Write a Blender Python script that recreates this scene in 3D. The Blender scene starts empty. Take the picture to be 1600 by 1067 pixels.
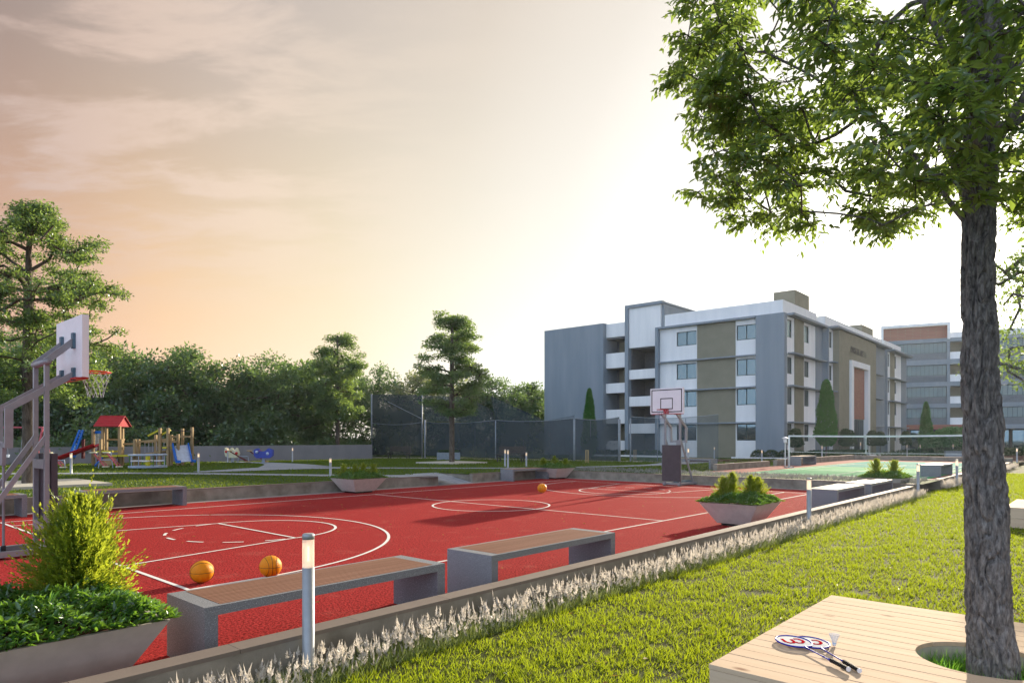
import bpy, bmesh, math, random
import numpy as np
from mathutils import Vector, Matrix, noise
R = math.radians; PI = math.pi
SC = bpy.context.scene
COL = SC.collection

# ------------------------------------------------------------------ camera, light, exposure
cam_d = bpy.data.cameras.new('camera'); cam = bpy.data.objects.new('camera', cam_d); COL.objects.link(cam)
cam.location = (0, 0, 1.75); cam.rotation_euler = (R(90), 0, 0)
cam_d.sensor_width = 36; cam_d.lens = 23.42; cam_d.shift_y = 0.0953; cam_d.clip_start = .05; cam_d.clip_end = 5000
SC.camera = cam
SUN = Vector((.5357, .802, .2634)).normalized()
SUN_EL = math.asin(SUN.z); SUN_AZ = math.atan2(SUN.x, SUN.y)
sd = bpy.data.lights.new('sun', 'SUN'); so = bpy.data.objects.new('sun', sd); COL.objects.link(so)
sd.energy = 5.0; sd.angle = R(.6); sd.color = (1, .86, .66)
so.rotation_euler = SUN.to_track_quat('Z', 'Y').to_euler(); so.location = (20, 30, 40)
SC.view_settings.view_transform = 'Standard'; SC.view_settings.look = 'None'
SC.view_settings.gamma = 1; SC.view_settings.use_curve_mapping = False
SC.view_settings.exposure = 1.0
SC.cycles.max_bounces = 8; SC.cycles.transparent_max_bounces = 24; SC.cycles.transmission_bounces = 6
SC.cycles.use_denoising = True; SC.cycles.sample_clamp_indirect = 4
SC.render.film_transparent = False

class NT:
    def __init__(s, tree): s.t = tree; s.n = tree.nodes; s.l = tree.links
    def node(s, typ, **kw):
        n = s.n.new(typ)
        for k, v in kw.items():
            if k.startswith('i_'):
                key = k[2:]; key = int(key) if key.isdigit() else key.replace('_', ' ')
                if isinstance(v, bpy.types.NodeSocket): s.l.new(v, n.inputs[key])
                else: n.inputs[key].default_value = v
            else: setattr(n, k, v)
        return n
    def math(s, op, a, b=0.0, c=0.0, clamp=False):
        n = s.n.new('ShaderNodeMath'); n.operation = op; n.use_clamp = clamp
        for i, v in enumerate((a, b, c)):
            if isinstance(v, bpy.types.NodeSocket): s.l.new(v, n.inputs[i])
            else: n.inputs[i].default_value = v
        return n.outputs[0]
    def ramp(s, fac, stops, interp='LINEAR'):
        n = s.n.new('ShaderNodeValToRGB'); s.l.new(fac, n.inputs[0]); e = n.color_ramp; e.interpolation = interp
        while len(e.elements) < len(stops): e.elements.new(.5)
        for el, (p, c) in zip(e.elements, stops):
            el.position = p; el.color = (*c, 1) if len(c) == 3 else c
        return n.outputs[0]
    def mix(s, fac, a, b, mode='MIX'):
        n = s.n.new('ShaderNodeMix'); n.data_type = 'RGBA'; n.blend_type = mode
        for k, v in ((0, fac), (6, a), (7, b)):
            if isinstance(v, bpy.types.NodeSocket): s.l.new(v, n.inputs[k])
            elif k == 0: n.inputs[0].default_value = v
            else: n.inputs[k].default_value = (*v, 1)
        return n.outputs[2]
    def noise(s, vec, scale, detail=4, rough=.55, dist=0):
        n = s.n.new('ShaderNodeTexNoise'); n.inputs['Scale'].default_value = scale
        n.inputs['Detail'].default_value = detail; n.inputs['Roughness'].default_value = rough; n.inputs['Distortion'].default_value = dist
        if vec is not None: s.l.new(vec, n.inputs['Vector'])
        return n.outputs['Fac']

# ------------------------------------------------------------------ sky
def sky():
    w = bpy.data.worlds.new('World'); SC.world = w; w.use_nodes = True
    t = NT(w.node_tree); t.n.clear()
    out = t.node('ShaderNodeOutputWorld')
    st = t.node('ShaderNodeTexSky', sky_type='NISHITA', sun_disc=False, sun_elevation=SUN_EL, sun_rotation=SUN_AZ, air_density=.10, dust_density=.05, ozone_density=.4)
    b1 = t.node('ShaderNodeBackground', i_Color=st.outputs[0], i_Strength=.05)
    co = t.node('ShaderNodeTexCoord').outputs['Generated']
    dt = t.node('ShaderNodeVectorMath', operation='DOT_PRODUCT'); t.l.new(co, dt.inputs[0]); dt.inputs[1].default_value = SUN
    d = dt.outputs['Value']
    sp = t.node('ShaderNodeSeparateXYZ'); t.l.new(co, sp.inputs[0])
    x, y, z = sp.outputs
    dd = t.math('MULTIPLY_ADD', d, .5, .5)
    q = lambda v: v * .5 + .5
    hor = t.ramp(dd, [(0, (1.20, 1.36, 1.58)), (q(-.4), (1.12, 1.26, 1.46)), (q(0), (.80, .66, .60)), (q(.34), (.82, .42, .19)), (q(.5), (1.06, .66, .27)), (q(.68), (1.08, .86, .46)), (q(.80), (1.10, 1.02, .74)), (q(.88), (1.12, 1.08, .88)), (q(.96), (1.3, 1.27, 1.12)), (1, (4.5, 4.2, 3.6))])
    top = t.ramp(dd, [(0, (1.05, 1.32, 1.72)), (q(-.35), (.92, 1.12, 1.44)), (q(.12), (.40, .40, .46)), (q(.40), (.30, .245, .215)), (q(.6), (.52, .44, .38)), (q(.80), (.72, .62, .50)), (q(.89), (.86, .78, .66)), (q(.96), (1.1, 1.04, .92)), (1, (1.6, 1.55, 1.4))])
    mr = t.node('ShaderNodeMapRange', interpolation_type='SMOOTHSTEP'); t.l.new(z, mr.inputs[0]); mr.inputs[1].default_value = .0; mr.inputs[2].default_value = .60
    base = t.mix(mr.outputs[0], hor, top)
    # cloud layer: direction projected on a high flat deck
    zz = t.math('ADD', t.math('MAXIMUM', z, 0), .10)
    cv = t.node('ShaderNodeCombineXYZ'); t.l.new(t.math('DIVIDE', x, zz), cv.inputs[0]); t.l.new(t.math('DIVIDE', y, zz), cv.inputs[1])
    mp = t.node('ShaderNodeMapping'); t.l.new(cv.outputs[0], mp.inputs[0]); mp.inputs['Scale'].default_value = (.75, 1.7, 1); mp.inputs['Rotation'].default_value = (0, 0, .35); mp.inputs['Location'].default_value = (1.3, 4.2, 0)
    n1 = t.noise(mp.outputs[0], 2.8, 10, .62, .25)
    n2 = t.noise(mp.outputs[0], .45, 3, .5)
    cl = t.ramp(t.math('ADD', t.math('MULTIPLY', n1, .75), t.math('MULTIPLY', n2, .3)), [(.45, (0, 0, 0)), (.60, (1, 1, 1))], 'EASE')
    near = t.node('ShaderNodeMapRange', interpolation_type='SMOOTHSTEP'); t.l.new(d, near.inputs[0]); near.inputs[1].default_value = .90; near.inputs[2].default_value = .35; near.inputs[3].default_value = 0; near.inputs[4].default_value = 1
    low = t.node('ShaderNodeMapRange', interpolation_type='SMOOTHSTEP'); t.l.new(z, low.inputs[0]); low.inputs[1].default_value = .14; low.inputs[2].default_value = .34
    cf = t.math('MULTIPLY', t.math('MULTIPLY', t.math('MULTIPLY', cl, near.outputs[0]), low.outputs[0]), .80)
    ccol = t.ramp(dd, [(0, (.85, 1.0, 1.25)), (q(.2), (.45, .36, .34)), (q(.45), (.74, .55, .43)), (q(.62), (1.0, .78, .60)), (q(.8), (1, .82, .62)), (1, (1.2, 1.1, 1))])
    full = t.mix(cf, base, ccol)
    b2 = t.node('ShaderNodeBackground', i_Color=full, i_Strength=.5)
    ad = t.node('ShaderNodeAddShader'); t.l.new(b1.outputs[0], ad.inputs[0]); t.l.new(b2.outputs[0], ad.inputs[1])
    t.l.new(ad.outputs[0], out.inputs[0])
sky()

# ------------------------------------------------------------------ materials
def newmat(name):
    m = bpy.data.materials.new(name); m.use_nodes = True; t = NT(m.node_tree); t.n.clear()
    return m, t, t.node('ShaderNodeOutputMaterial')
def plain(name, c, rough=.7, c2=None, scale=6, detail=5, bump=0, bscale=60, metal=0, spec=.2, stretch=None, speck=0):
    m, t, out = newmat(name)
    co = t.node('ShaderNodeTexCoord').outputs['Object']
    if stretch:
        mp = t.node('ShaderNodeMapping'); t.l.new(co, mp.inputs[0]); mp.inputs['Scale'].default_value = stretch; co = mp.outputs[0]
    p = t.node('ShaderNodeBsdfPrincipled', i_Roughness=rough, i_Metallic=metal); p.inputs['Specular IOR Level'].default_value = spec
    c2 = c2 or tuple(v * .78 for v in c)
    n = t.noise(co, scale, detail)
    col = t.mix(t.ramp(n, [(.32, (0, 0, 0)), (.68, (1, 1, 1))]), c, c2)
    if speck:
        s = t.noise(co, 170, 2); col = t.mix(t.ramp(s, [(.60, (0, 0, 0)), (.68, (speck,) * 3)]), col, (.75, .77, .8))
    t.l.new(col, p.inputs['Base Color'])
    rn = t.math('MULTIPLY_ADD', t.noise(co, scale * 2.3, 3), .25, rough - .12, clamp=True); t.l.new(rn, p.inputs['Roughness'])
    if bump:
        b = t.node('ShaderNodeBump', i_Strength=bump, i_Distance=.01); t.l.new(t.noise(co, bscale, 4), b.inputs['Height']); t.l.new(b.outputs[0], p.inputs['Normal'])
    t.l.new(p.outputs[0], out.inputs[0]); return m
def leafmat(name, c, c2, trans=.45, tcol=None, gloss=.08, patch=1.3):
    m, t, out = newmat(name)
    g = t.node('ShaderNodeNewGeometry'); r = g.outputs['Random Per Island']
    co = t.node('ShaderNodeTexCoord').outputs['Object']
    pn = t.ramp(t.noise(co, patch, 3), [(.35, (0, 0, 0)), (.65, (1, 1, 1))])
    col = t.mix(t.math('ADD', t.math('MULTIPLY', r, .6), t.math('MULTIPLY', pn, .4)), c, c2)
    tc = tcol or tuple(min(1, v * 1.9) for v in c2)
    d = t.node('ShaderNodeBsdfDiffuse', i_Color=col)
    tr = t.node('ShaderNodeBsdfTranslucent', i_Color=t.mix(r, tuple(v * .8 for v in tc), tc))
    gl = t.node('ShaderNodeBsdfGlossy', i_Color=(.9, .95, 1, 1), i_Roughness=.38)
    m1 = t.node('ShaderNodeMixShader', i_0=trans, i_1=d.outputs[0], i_2=tr.outputs[0])
    m2 = t.node('ShaderNodeMixShader', i_0=gloss, i_1=m1.outputs[0], i_2=gl.outputs[0])
    t.l.new(m2.outputs[0], out.inputs[0]); return m
def emit(name, c, s):
    m, t, out = newmat(name); e = t.node('ShaderNodeEmission', i_Color=(*c, 1), i_Strength=s); t.l.new(e.outputs[0], out.inputs[0]); return m
def glassmat(name, tint=(.05, .08, .09), fac=.45):
    m, t, out = newmat(name)
    co = t.node('ShaderNodeTexCoord').outputs['Object']
    d = t.node('ShaderNodeBsdfPrincipled', i_Roughness=.3); t.l.new(t.mix(t.noise(co, .8, 2), tint, tuple(v * .5 for v in tint)), d.inputs['Base Color'])
    g = t.node('ShaderNodeBsdfGlossy', i_Roughness=.03, i_Color=(.17, .24, .26, 1))
    b = t.node('ShaderNodeBump', i_Strength=.05, i_Distance=.02); t.l.new(t.noise(co, .7, 1), b.inputs['Height']); t.l.new(b.outputs[0], g.inputs['Normal'])
    mx = t.node('ShaderNodeMixShader', i_0=fac, i_1=d.outputs[0], i_2=g.outputs[0]); t.l.new(mx.outputs[0], out.inputs[0]); return m
def netmat(name, c, opac, cell=0):
    m, t, out = newmat(name)
    d = t.node('ShaderNodeBsdfDiffuse', i_Color=(*c, 1)); tr = t.node('ShaderNodeBsdfTransparent')
    co = t.node('ShaderNodeTexCoord').outputs['Object']
    f = t.math('MULTIPLY_ADD', t.noise(co, .6, 4), .22, opac - .11, clamp=True)
    mx = t.node('ShaderNodeMixShader', i_1=tr.outputs[0], i_2=d.outputs[0]); t.l.new(f, mx.inputs[0]); t.l.new(mx.outputs[0], out.inputs[0]); return m
def pavemat(name, c, c2, mortar, bw, bh, ang=0.0, off=.5):
    m, t, out = newmat(name)
    co = t.node('ShaderNodeTexCoord').outputs['Object']
    if ang is None:
        sx = t.node('ShaderNodeSeparateXYZ'); t.l.new(co, sx.inputs[0]); cb = t.node('ShaderNodeCombineXYZ'); t.l.new(t.math('ADD', sx.outputs[0], sx.outputs[1]), cb.inputs[0]); t.l.new(sx.outputs[2], cb.inputs[1]); co = cb.outputs[0]; ang = 0
    mp = t.node('ShaderNodeMapping'); t.l.new(co, mp.inputs[0]); mp.inputs['Rotation'].default_value = (0, 0, ang)
    b = t.node('ShaderNodeTexBrick', offset=off, i_Scale=1.0, i_Color1=(*c, 1), i_Color2=(*c2, 1), i_Mortar=(*mortar, 1)); t.l.new(mp.outputs[0], b.inputs['Vector'])
    b.inputs['Mortar Size'].default_value = .018; b.inputs['Brick Width'].default_value = bw; b.inputs['Row Height'].default_value = bh
    col = t.mix(t.math('MULTIPLY', t.noise(co, 3, 5), .5), b.outputs[0], tuple(v * .6 for v in c))
    p = t.node('ShaderNodeBsdfPrincipled', i_Roughness=.75); t.l.new(col, p.inputs['Base Color'])
    bp = t.node('ShaderNodeBump', i_Strength=.4, i_Distance=.01); t.l.new(t.math('SUBTRACT', 1, b.outputs['Fac']), bp.inputs['Height']); t.l.new(bp.outputs[0], p.inputs['Normal'])
    t.l.new(p.outputs[0], out.inputs[0]); return m
def woodmat(name, c, c2, knots=False, grain=26, axis=0, rough=.55):
    m, t, out = newmat(name)
    tc = t.node('ShaderNodeTexCoord').outputs['Object']; oi = t.node('ShaderNodeObjectInfo').outputs['Random']
    ad = t.node('ShaderNodeVectorMath', operation='ADD'); t.l.new(tc, ad.inputs[0])
    cb = t.node('ShaderNodeCombineXYZ'); t.l.new(t.math('MULTIPLY', oi, 37.0), cb.inputs[0]); t.l.new(t.math('MULTIPLY', oi, 19.0), cb.inputs[1]); t.l.new(cb.outputs[0], ad.inputs[1])
    mp = t.node('ShaderNodeMapping'); t.l.new(ad.outputs[0], mp.inputs[0]); s = [grain] * 3; s[axis] = grain * .015; mp.inputs['Scale'].default_value = s
    n = t.noise(mp.outputs[0], 1.0, 6, .6, .6)
    v = t.mix(oi, c, tuple(a * .5 + b * .5 for a, b in zip(c, c2)))
    col = t.mix(t.ramp(n, [(.3, (0, 0, 0)), (.72, (1, 1, 1))]), v, c2)
    if knots:
        mk = t.node('ShaderNodeMapping'); t.l.new(ad.outputs[0], mk.inputs[0]); mk.inputs['Scale'].default_value = (5.4, 2.6, .1)
        vo = t.node('ShaderNodeTexVoronoi', i_Scale=1.0); t.l.new(mk.outputs[0], vo.inputs['Vector']); vo.inputs['Randomness'].default_value = 1
        sel = t.node('ShaderNodeSeparateColor'); t.l.new(vo.outputs['Color'], sel.inputs[0])
        k = t.math('MULTIPLY', t.ramp(vo.outputs['Distance'], [(.05, (1, 1, 1)), (.17, (0, 0, 0))]), t.ramp(sel.outputs[0], [(.66, (0, 0, 0)), (.70, (1, 1, 1))]))
        col = t.mix(t.math('MULTIPLY', k, .8), col, (.16, .06, .03))
    p = t.node('ShaderNodeBsdfPrincipled', i_Roughness=rough); p.inputs['Specular IOR Level'].default_value = .08; t.l.new(col, p.inputs['Base Color'])
    b = t.node('ShaderNodeBump', i_Strength=.15, i_Distance=.003); t.l.new(n, b.inputs['Height']); t.l.new(b.outputs[0], p.inputs['Normal'])
    t.l.new(p.outputs[0], out.inputs[0]); return m
def groundmat(name, c, c2, c3, s1=.35, s2=9, bump=.4):
    m, t, out = newmat(name)
    co = t.node('ShaderNodeTexCoord').outputs['Object']
    a = t.mix(t.ramp(t.noise(co, s1, 4), [(.35, (0, 0, 0)), (.65, (1, 1, 1))]), c, c2)
    col = t.mix(t.ramp(t.noise(co, s2, 6, .7), [(.42, (0, 0, 0)), (.62, (1, 1, 1))]), a, c3)
    p = t.node('ShaderNodeBsdfPrincipled', i_Roughness=.9); p.inputs['Specular IOR Level'].default_value = .1; t.l.new(col, p.inputs['Base Color'])
    b = t.node('ShaderNodeBump', i_Strength=bump, i_Distance=.03); t.l.new(t.noise(co, s2 * 3, 4), b.inputs['Height']); t.l.new(b.outputs[0], p.inputs['Normal'])
    t.l.new(p.outputs[0], out.inputs[0]); return m
def courtmat():
    m, t, out = newmat('red_rubber')
    co = t.node('ShaderNodeTexCoord').outputs['Object']
    n = t.noise(co, 38, 5, .75); n2 = t.noise(co, .5, 4)
    col = t.mix(t.ramp(n, [(.43, (0, 0, 0)), (.57, (1, 1, 1))]), (.13, .012, .013), (.47, .048, .046))
    col = t.mix(t.math('MULTIPLY', t.ramp(n2, [(.35, (0, 0, 0)), (.7, (1, 1, 1))]), .25), col, (.26, .028, .028))
    n3 = t.noise(co, 1.7, 7, .7); col = t.mix(t.math('MULTIPLY', t.ramp(n3, [(.55, (0, 0, 0)), (.72, (1, 1, 1))]), .30), col, (.42, .16, .13))
    p = t.node('ShaderNodeBsdfPrincipled', i_Roughness=.95); p.inputs['Specular IOR Level'].default_value = .02; t.l.new(col, p.inputs['Base Color'])
    b = t.node('ShaderNodeBump', i_Strength=.8, i_Distance=.02); t.l.new(n, b.inputs['Height']); t.l.new(b.outputs[0], p.inputs['Normal'])
    t.l.new(p.outputs[0], out.inputs[0]); return m
def barkmat(name, c, c2, c3, s=(18, 18, 4)):
    m, t, out = newmat(name)
    co = t.node('ShaderNodeTexCoord').outputs['Object']; mp = t.node('ShaderNodeMapping'); t.l.new(co, mp.inputs[0]); mp.inputs['Scale'].default_value = s
    n = t.noise(mp.outputs[0], 1, 8, .65, .5)
    col = t.ramp(n, [(.33, c), (.5, c2), (.7, c3)])
    p = t.node('ShaderNodeBsdfPrincipled', i_Roughness=.85); p.inputs['Specular IOR Level'].default_value = .2; t.l.new(col, p.inputs['Base Color'])
    b = t.node('ShaderNodeBump', i_Strength=.7, i_Distance=.012); t.l.new(n, b.inputs['Height']); t.l.new(b.outputs[0], p.inputs['Normal'])
    t.l.new(p.outputs[0], out.inputs[0]); return m

M = dict(
 court=courtmat(), line=plain('white_line', (.74, .74, .72), .85, (.62, .6, .58), 14),
 conc=plain('concrete', (.40, .39, .37), .8, (.30, .29, .27), 3, 7, .25, 90),
 concd=plain('kerb_concrete', (.29, .27, .23), .85, (.15, .135, .11), 2.6, 9, .3, 70),
 coping=plain('stone_coping', (.19, .155, .13), .75, (.17, .14, .12), 5, 8, .15, 60),
 gutter=plain('gutter_paving', (.38, .33, .33), .8, (.29, .25, .25), 6),
 terrazzo=plain('grey_granite', (.20, .215, .235), .5, (.15, .16, .18), 60, 4, .1, 200, speck=.8),
 slat=woodmat('brown_slats', (.34, .19, .13), (.20, .10, .065), False, 40, 0),
 slatp=woodmat('pale_slats', (.52, .37, .24), (.36, .25, .16), False, 40, 0),
 pot=plain('planter_concrete', (.56, .53, .49), .8, (.48, .455, .42), 9, 5, .12, 90),
 dark=plain('dark_recess', (.03, .03, .03), .8),
 deck=woodmat('pine_boards', (.68, .54, .40), (.56, .42, .29), True, 20, 1, .85),
 steel=plain('grey_painted_steel', (.29, .30, .32), .45, (.24, .25, .27), 8, 4, .04, 60, .25),
 panel=plain('dark_pad', (.075, .065, .075), .6), ballast=plain('blue_grey_ballast', (.10, .17, .22), .6),
 white=plain('white_board', (.78, .78, .80), .45, (.74, .74, .76)), black=plain('black_paint', (.02, .02, .025), .5),
 red=plain('red_paint', (.50, .03, .03), .4, (.42, .025, .025)), netw=plain('white_cord', (.40, .44, .52), .7),
 ball=plain('orange_leather', (.78, .29, .006), .45, (.70, .25, .006), 30, 3, .3, 260), seam=plain('seam', (.05, .02, .015), .5),
 bol=plain('bollard_steel', (.36, .39, .42), .42, (.31, .34, .37), 10, 4, .03, 60, .4), lens=None,
 lampon=emit('lamp_glow', (1, .74, .36), 2.0), lampsoft=emit('lens_glow', (1, .72, .55), .75),
 pave=pavemat('paver_blue_grey', (.30, .345, .40), (.24, .28, .335), (.13, .15, .18), .5, .5, R(48)),
 pad=plain('pale_slab', (.52, .50, .44), .8, (.44, .42, .36), 1.5),
 wallg=plain('compound_wall', (.235, .245, .28), .85, (.20, .21, .245), 1.1, 6, .1, 30),
 green=plain('court_green', (.13, .38, .19), .9, (.10, .32, .16), 1.5, spec=.02), teal_shade=plain('court_teal_shade', (.03, .26, .22), .9, (.025, .22, .19), 1.5, spec=.02),
 apron=plain('red_apron', (.33, .14, .12), .9, spec=.02), soil=groundmat('brown_soil', (.075, .035, .026), (.05, .026, .02), (.10, .055, .04), .4, 8),
 b_white=plain('wall_white', (.82, .84, .85), .8, (.73, .76, .78), 1.0, 7, stretch=(1.6, 1.6, .16)), b_blue=plain('wall_blue_grey', (.24, .29, .34), .85, (.195, .245, .29), .8, 7, stretch=(1.4, 1.4, .14)),
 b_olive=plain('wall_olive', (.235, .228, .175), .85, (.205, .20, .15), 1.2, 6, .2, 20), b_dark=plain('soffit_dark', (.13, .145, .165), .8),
 b_slab=plain('slab_edge', (.25, .30, .35), .7), b_rail=plain('dark_railing', (.15, .18, .21), .6), b_frame=plain('window_frame', (.022, .05, .055), .4),
 glass=glassmat('window_glass', (.05, .075, .08), .62), glass2=glassmat('far_glass', (.12, .19, .19), .16),
 brick=pavemat('red_brick', (.33, .125, .085), (.25, .085, .06), (.28, .19, .15), .9, .22, None),
 ground=groundmat('far_ground', (.10, .12, .06), (.08, .10, .05), (.13, .11, .07), .05, 2),
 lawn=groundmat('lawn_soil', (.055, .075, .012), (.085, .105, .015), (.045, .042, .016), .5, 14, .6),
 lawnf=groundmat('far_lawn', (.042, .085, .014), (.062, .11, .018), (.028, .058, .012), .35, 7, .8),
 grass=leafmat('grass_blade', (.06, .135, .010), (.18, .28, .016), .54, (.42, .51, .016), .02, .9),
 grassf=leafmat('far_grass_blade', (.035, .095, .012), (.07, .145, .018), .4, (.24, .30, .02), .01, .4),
 grassd=leafmat('tall_grass', (.06, .22, .02), (.14, .38, .03), .5, (.30, .66, .05), .05, 3),
 leaf=leafmat('tree_leaf', (.036, .105, .040), (.085, .165, .050), .52, (.35, .50, .07), .07, .9),
 leafs=leafmat('slim_tree_leaf', (.032, .105, .060), (.080, .16, .060), .48, (.32, .46, .08), .05, .5),
 leafd=leafmat('wood_leaf', (.022, .078, .046), (.060, .125, .052), .42, (.24, .38, .08), .05, .22),
 leafh=leafmat('hazy_leaf', (.06, .12, .08), (.13, .19, .10), .5, (.40, .45, .14), .05, .22),  # paler copy of the wood leaves, haze put into the colour
 silver=leafmat('silver_green_stem', (.07, .12, .04), (.20, .26, .12), .45, (.35, .42, .12), .03, 5),
 conif=leafmat('conifer_spray', (.045, .125, .018), (.14, .22, .022), .52, (.52, .60, .04), .03, 9),
 cover=leafmat('cover_leaf', (.018, .085, .014), (.06, .18, .02), .4, (.26, .48, .04), .07, 6),
 cyp=leafmat('cypress_leaf', (.012, .11, .012), (.035, .19, .018), .3, (.08, .34, .03), .03, 1.5),
 hedge=leafmat('hedge_leaf', (.014, .04, .02), (.03, .075, .028), .3, (.08, .16, .04), .03, 2),
 vine=leafmat('vine_leaf', (.02, .12, .03), (.05, .21, .04), .4, (.14, .40, .08), .05, 1),
 plume=leafmat('cream_plume', (.50, .49, .47), (.72, .69, .64), .45, (.78, .70, .60), .03, 5),
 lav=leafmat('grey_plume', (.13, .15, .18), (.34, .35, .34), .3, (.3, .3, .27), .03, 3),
 bark=barkmat('grey_bark', (.045, .042, .042), (.15, .14, .136), (.30, .285, .275), (46, 46, 16)),
 barks=barkmat('brown_bark', (.035, .028, .022), (.10, .082, .066), (.17, .145, .12)),
 timber=woodmat('play_timber', (.40, .30, .17), (.27, .19, .10), False, 12, 2, .7),
 yellow=plain('yellow_board', (.55, .50, .03), .55), blue=plain('blue_plastic', (.01, .15, .58), .35, (.01, .12, .48)),
 slide=plain('pale_slide_bed', (.45, .55, .72), .35), redp=plain('red_plastic', (.42, .012, .02), .35), pink=plain('pink_metal', (.50, .10, .13), .5),
 cream=plain('cream_seat', (.72, .72, .52), .6), pblue=plain('pale_blue_metal', (.36, .45, .58), .5), maroon=plain('maroon', (.12, .015, .02), .6),
 net=netmat('shade_net', (.055, .072, .082), .82), netr=netmat('roof_mesh', (.05, .072, .085), .5), netl=netmat('light_net', (.10, .14, .17), .42), netb=netmat('badminton_mesh', (.03, .05, .05), .32),
 pole=plain('net_pole', (.30, .34, .38), .5, metal=.2), tape=plain('white_tape', (.74, .78, .78), .6),
 riderblue=plain('rider_blue', (.06, .09, .42), .5), rblue=plain('racket_blue', (.01, .02, .42), .3), strings=netmat('racket_strings', (.75, .78, .80), .80), logo=plain('racket_red', (.46, .012, .02), .95, spec=0),
 grip=plain('grip_black', (.012, .012, .014), .65, bump=.3, bscale=300), shut=netmat('shuttle_skirt', (.78, .80, .82), .55), cork=plain('cork_band', (.45, .62, .80), .5),
 iron=plain('dark_iron', (.05, .05, .055), .6), bwood=plain('dark_bench_wood', (.085, .075, .07), .7), stump=plain('stump_wood', (.55, .40, .20), .6),
 letter=plain('dark_letters', (.03, .035, .035), .5),
)

# ------------------------------------------------------------------ mesh helpers
def mesh_obj(name, V, Fc, mat, parent=None, smooth=False, loc=None, recalc=True):
    me = bpy.data.meshes.new(name); me.from_pydata([tuple(v) for v in V], [], Fc)
    if recalc:
        bm = bmesh.new(); bm.from_mesh(me); bmesh.ops.recalc_face_normals(bm, faces=bm.faces); bm.to_mesh(me); bm.free()
    if mat: me.materials.append(mat)
    if smooth:
        me.polygons.foreach_set('use_smooth', [True] * len(me.polygons))
    me.update(); o = bpy.data.objects.new(name, me); COL.objects.link(o)
    if parent: o.parent = parent
    if loc is not None: o.location = loc
    return o
class MB:
    def __init__(s, f=None): s.V = []; s.F = []; s.f = f
    def add(s, vs, fs):
        k = len(s.V)
        if s.f: vs = [s.f(*v) for v in vs]
        s.V += [tuple(v) for v in vs]; s.F += [tuple(i + k for i in f) for f in fs]; return s
    def box(s, x0, x1, y0, y1, z0, z1):
        return s.add([(x0, y0, z0), (x1, y0, z0), (x1, y1, z0), (x0, y1, z0), (x0, y0, z1), (x1, y0, z1), (x1, y1, z1), (x0, y1, z1)],
                     [(0, 3, 2, 1), (4, 5, 6, 7), (0, 1, 5, 4), (1, 2, 6, 5), (2, 3, 7, 6), (3, 0, 4, 7)])
    def bar(s, p, q, w, h=None, up=(0, 0, 1)):
        h = h or w; p = Vector(p); q = Vector(q); d = (q - p).normalized(); u = Vector(up)
        if abs(d.dot(u)) > .98: u = Vector((1, 0, 0))
        a = d.cross(u).normalized() * w / 2; b = a.cross(d).normalized() * h / 2
        return s.add([p - a - b, p + a - b, p + a + b, p - a + b, q - a - b, q + a - b, q + a + b, q - a + b],
                     [(0, 3, 2, 1), (4, 5, 6, 7), (0, 1, 5, 4), (1, 2, 6, 5), (2, 3, 7, 6), (3, 0, 4, 7)])
    def tube(s, pts, r, n=8, closed=False, cap=True):
        pts = [Vector(p) for p in pts]; m = len(pts); rs = r if isinstance(r, (list, tuple)) else [r] * m; vs = []; a = None
        for i, p in enumerate(pts):
            d = (pts[(i + 1) % m] - pts[i - 1]) if (closed or 0 < i < m - 1) else (pts[1] - pts[0] if i == 0 else pts[-1] - pts[-2])
            d = d.normalized()
            if a is None: a = d.orthogonal().normalized()
            a = (a - d * a.dot(d)).normalized(); b = d.cross(a)
            for k in range(n):
                t = 2 * PI * k / n; vs.append(p + (a * math.cos(t) + b * math.sin(t)) * rs[i])
        fs = []
        for i in range(m if closed else m - 1):
            j = (i + 1) % m
            for k in range(n): fs.append((i * n + k, i * n + (k + 1) % n, j * n + (k + 1) % n, j * n + k))
        if cap and not closed: fs += [tuple(range(n))[::-1], tuple((m - 1) * n + k for k in range(n))]
        return s.add(vs, fs)
    def lathe(s, prof, n=16, c=(0, 0, 0)):
        vs = []; fs = []
        for r, z in prof:
            for k in range(n): t = 2 * PI * k / n; vs.append((c[0] + r * math.cos(t), c[1] + r * math.sin(t), c[2] + z))
        for i in range(len(prof) - 1):
            for k in range(n): fs.append((i * n + k, i * n + (k + 1) % n, (i + 1) * n + (k + 1) % n, (i + 1) * n + k))
        return s.add(vs, fs)
    def prism(s, poly, z0, z1):
        n = len(poly)
        return s.add([(x, y, z0) for x, y in poly] + [(x, y, z1) for x, y in poly],
                     [tuple(range(n))[::-1], tuple(range(n, 2 * n))] + [(i, (i + 1) % n, n + (i + 1) % n, n + i) for i in range(n)])
    def quad(s, a, b, c, d): return s.add([a, b, c, d], [(0, 1, 2, 3)])
    def build(s, name, mat, parent=None, smooth=False, loc=None, recalc=True): return mesh_obj(name, s.V, s.F, mat, parent, smooth, loc, recalc)
def empty(name, label, cat, loc=(0, 0, 0), rz=0.0, group=None):
    o = bpy.data.objects.new(name, None); COL.objects.link(o); o.location = loc; o.rotation_euler = (0, 0, rz); o.empty_display_size = .2
    o['label'] = label; o['category'] = cat
    if group: o['group'] = group
    return o
def tag(o, label, cat, group=None, kind=None):
    if label: o['label'] = label
    if cat: o['category'] = cat
    if group: o['group'] = group
    if kind: o['kind'] = kind
    return o
def struct(o): o['kind'] = 'structure'; return o
def stuff(o, label=None): 
    o['kind'] = 'stuff'
    if label: o['label'] = label
    return o
KIDS = {}
def kids_of(o): return [c for c in COL.objects if c.parent == o]
def copy_tree(o, parent=None, depth=0):
    c = o.copy(); COL.objects.link(c)
    if parent: c.parent = parent
    for ch in kids_of(o): copy_tree(ch, c, depth + 1)
    return c
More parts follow.
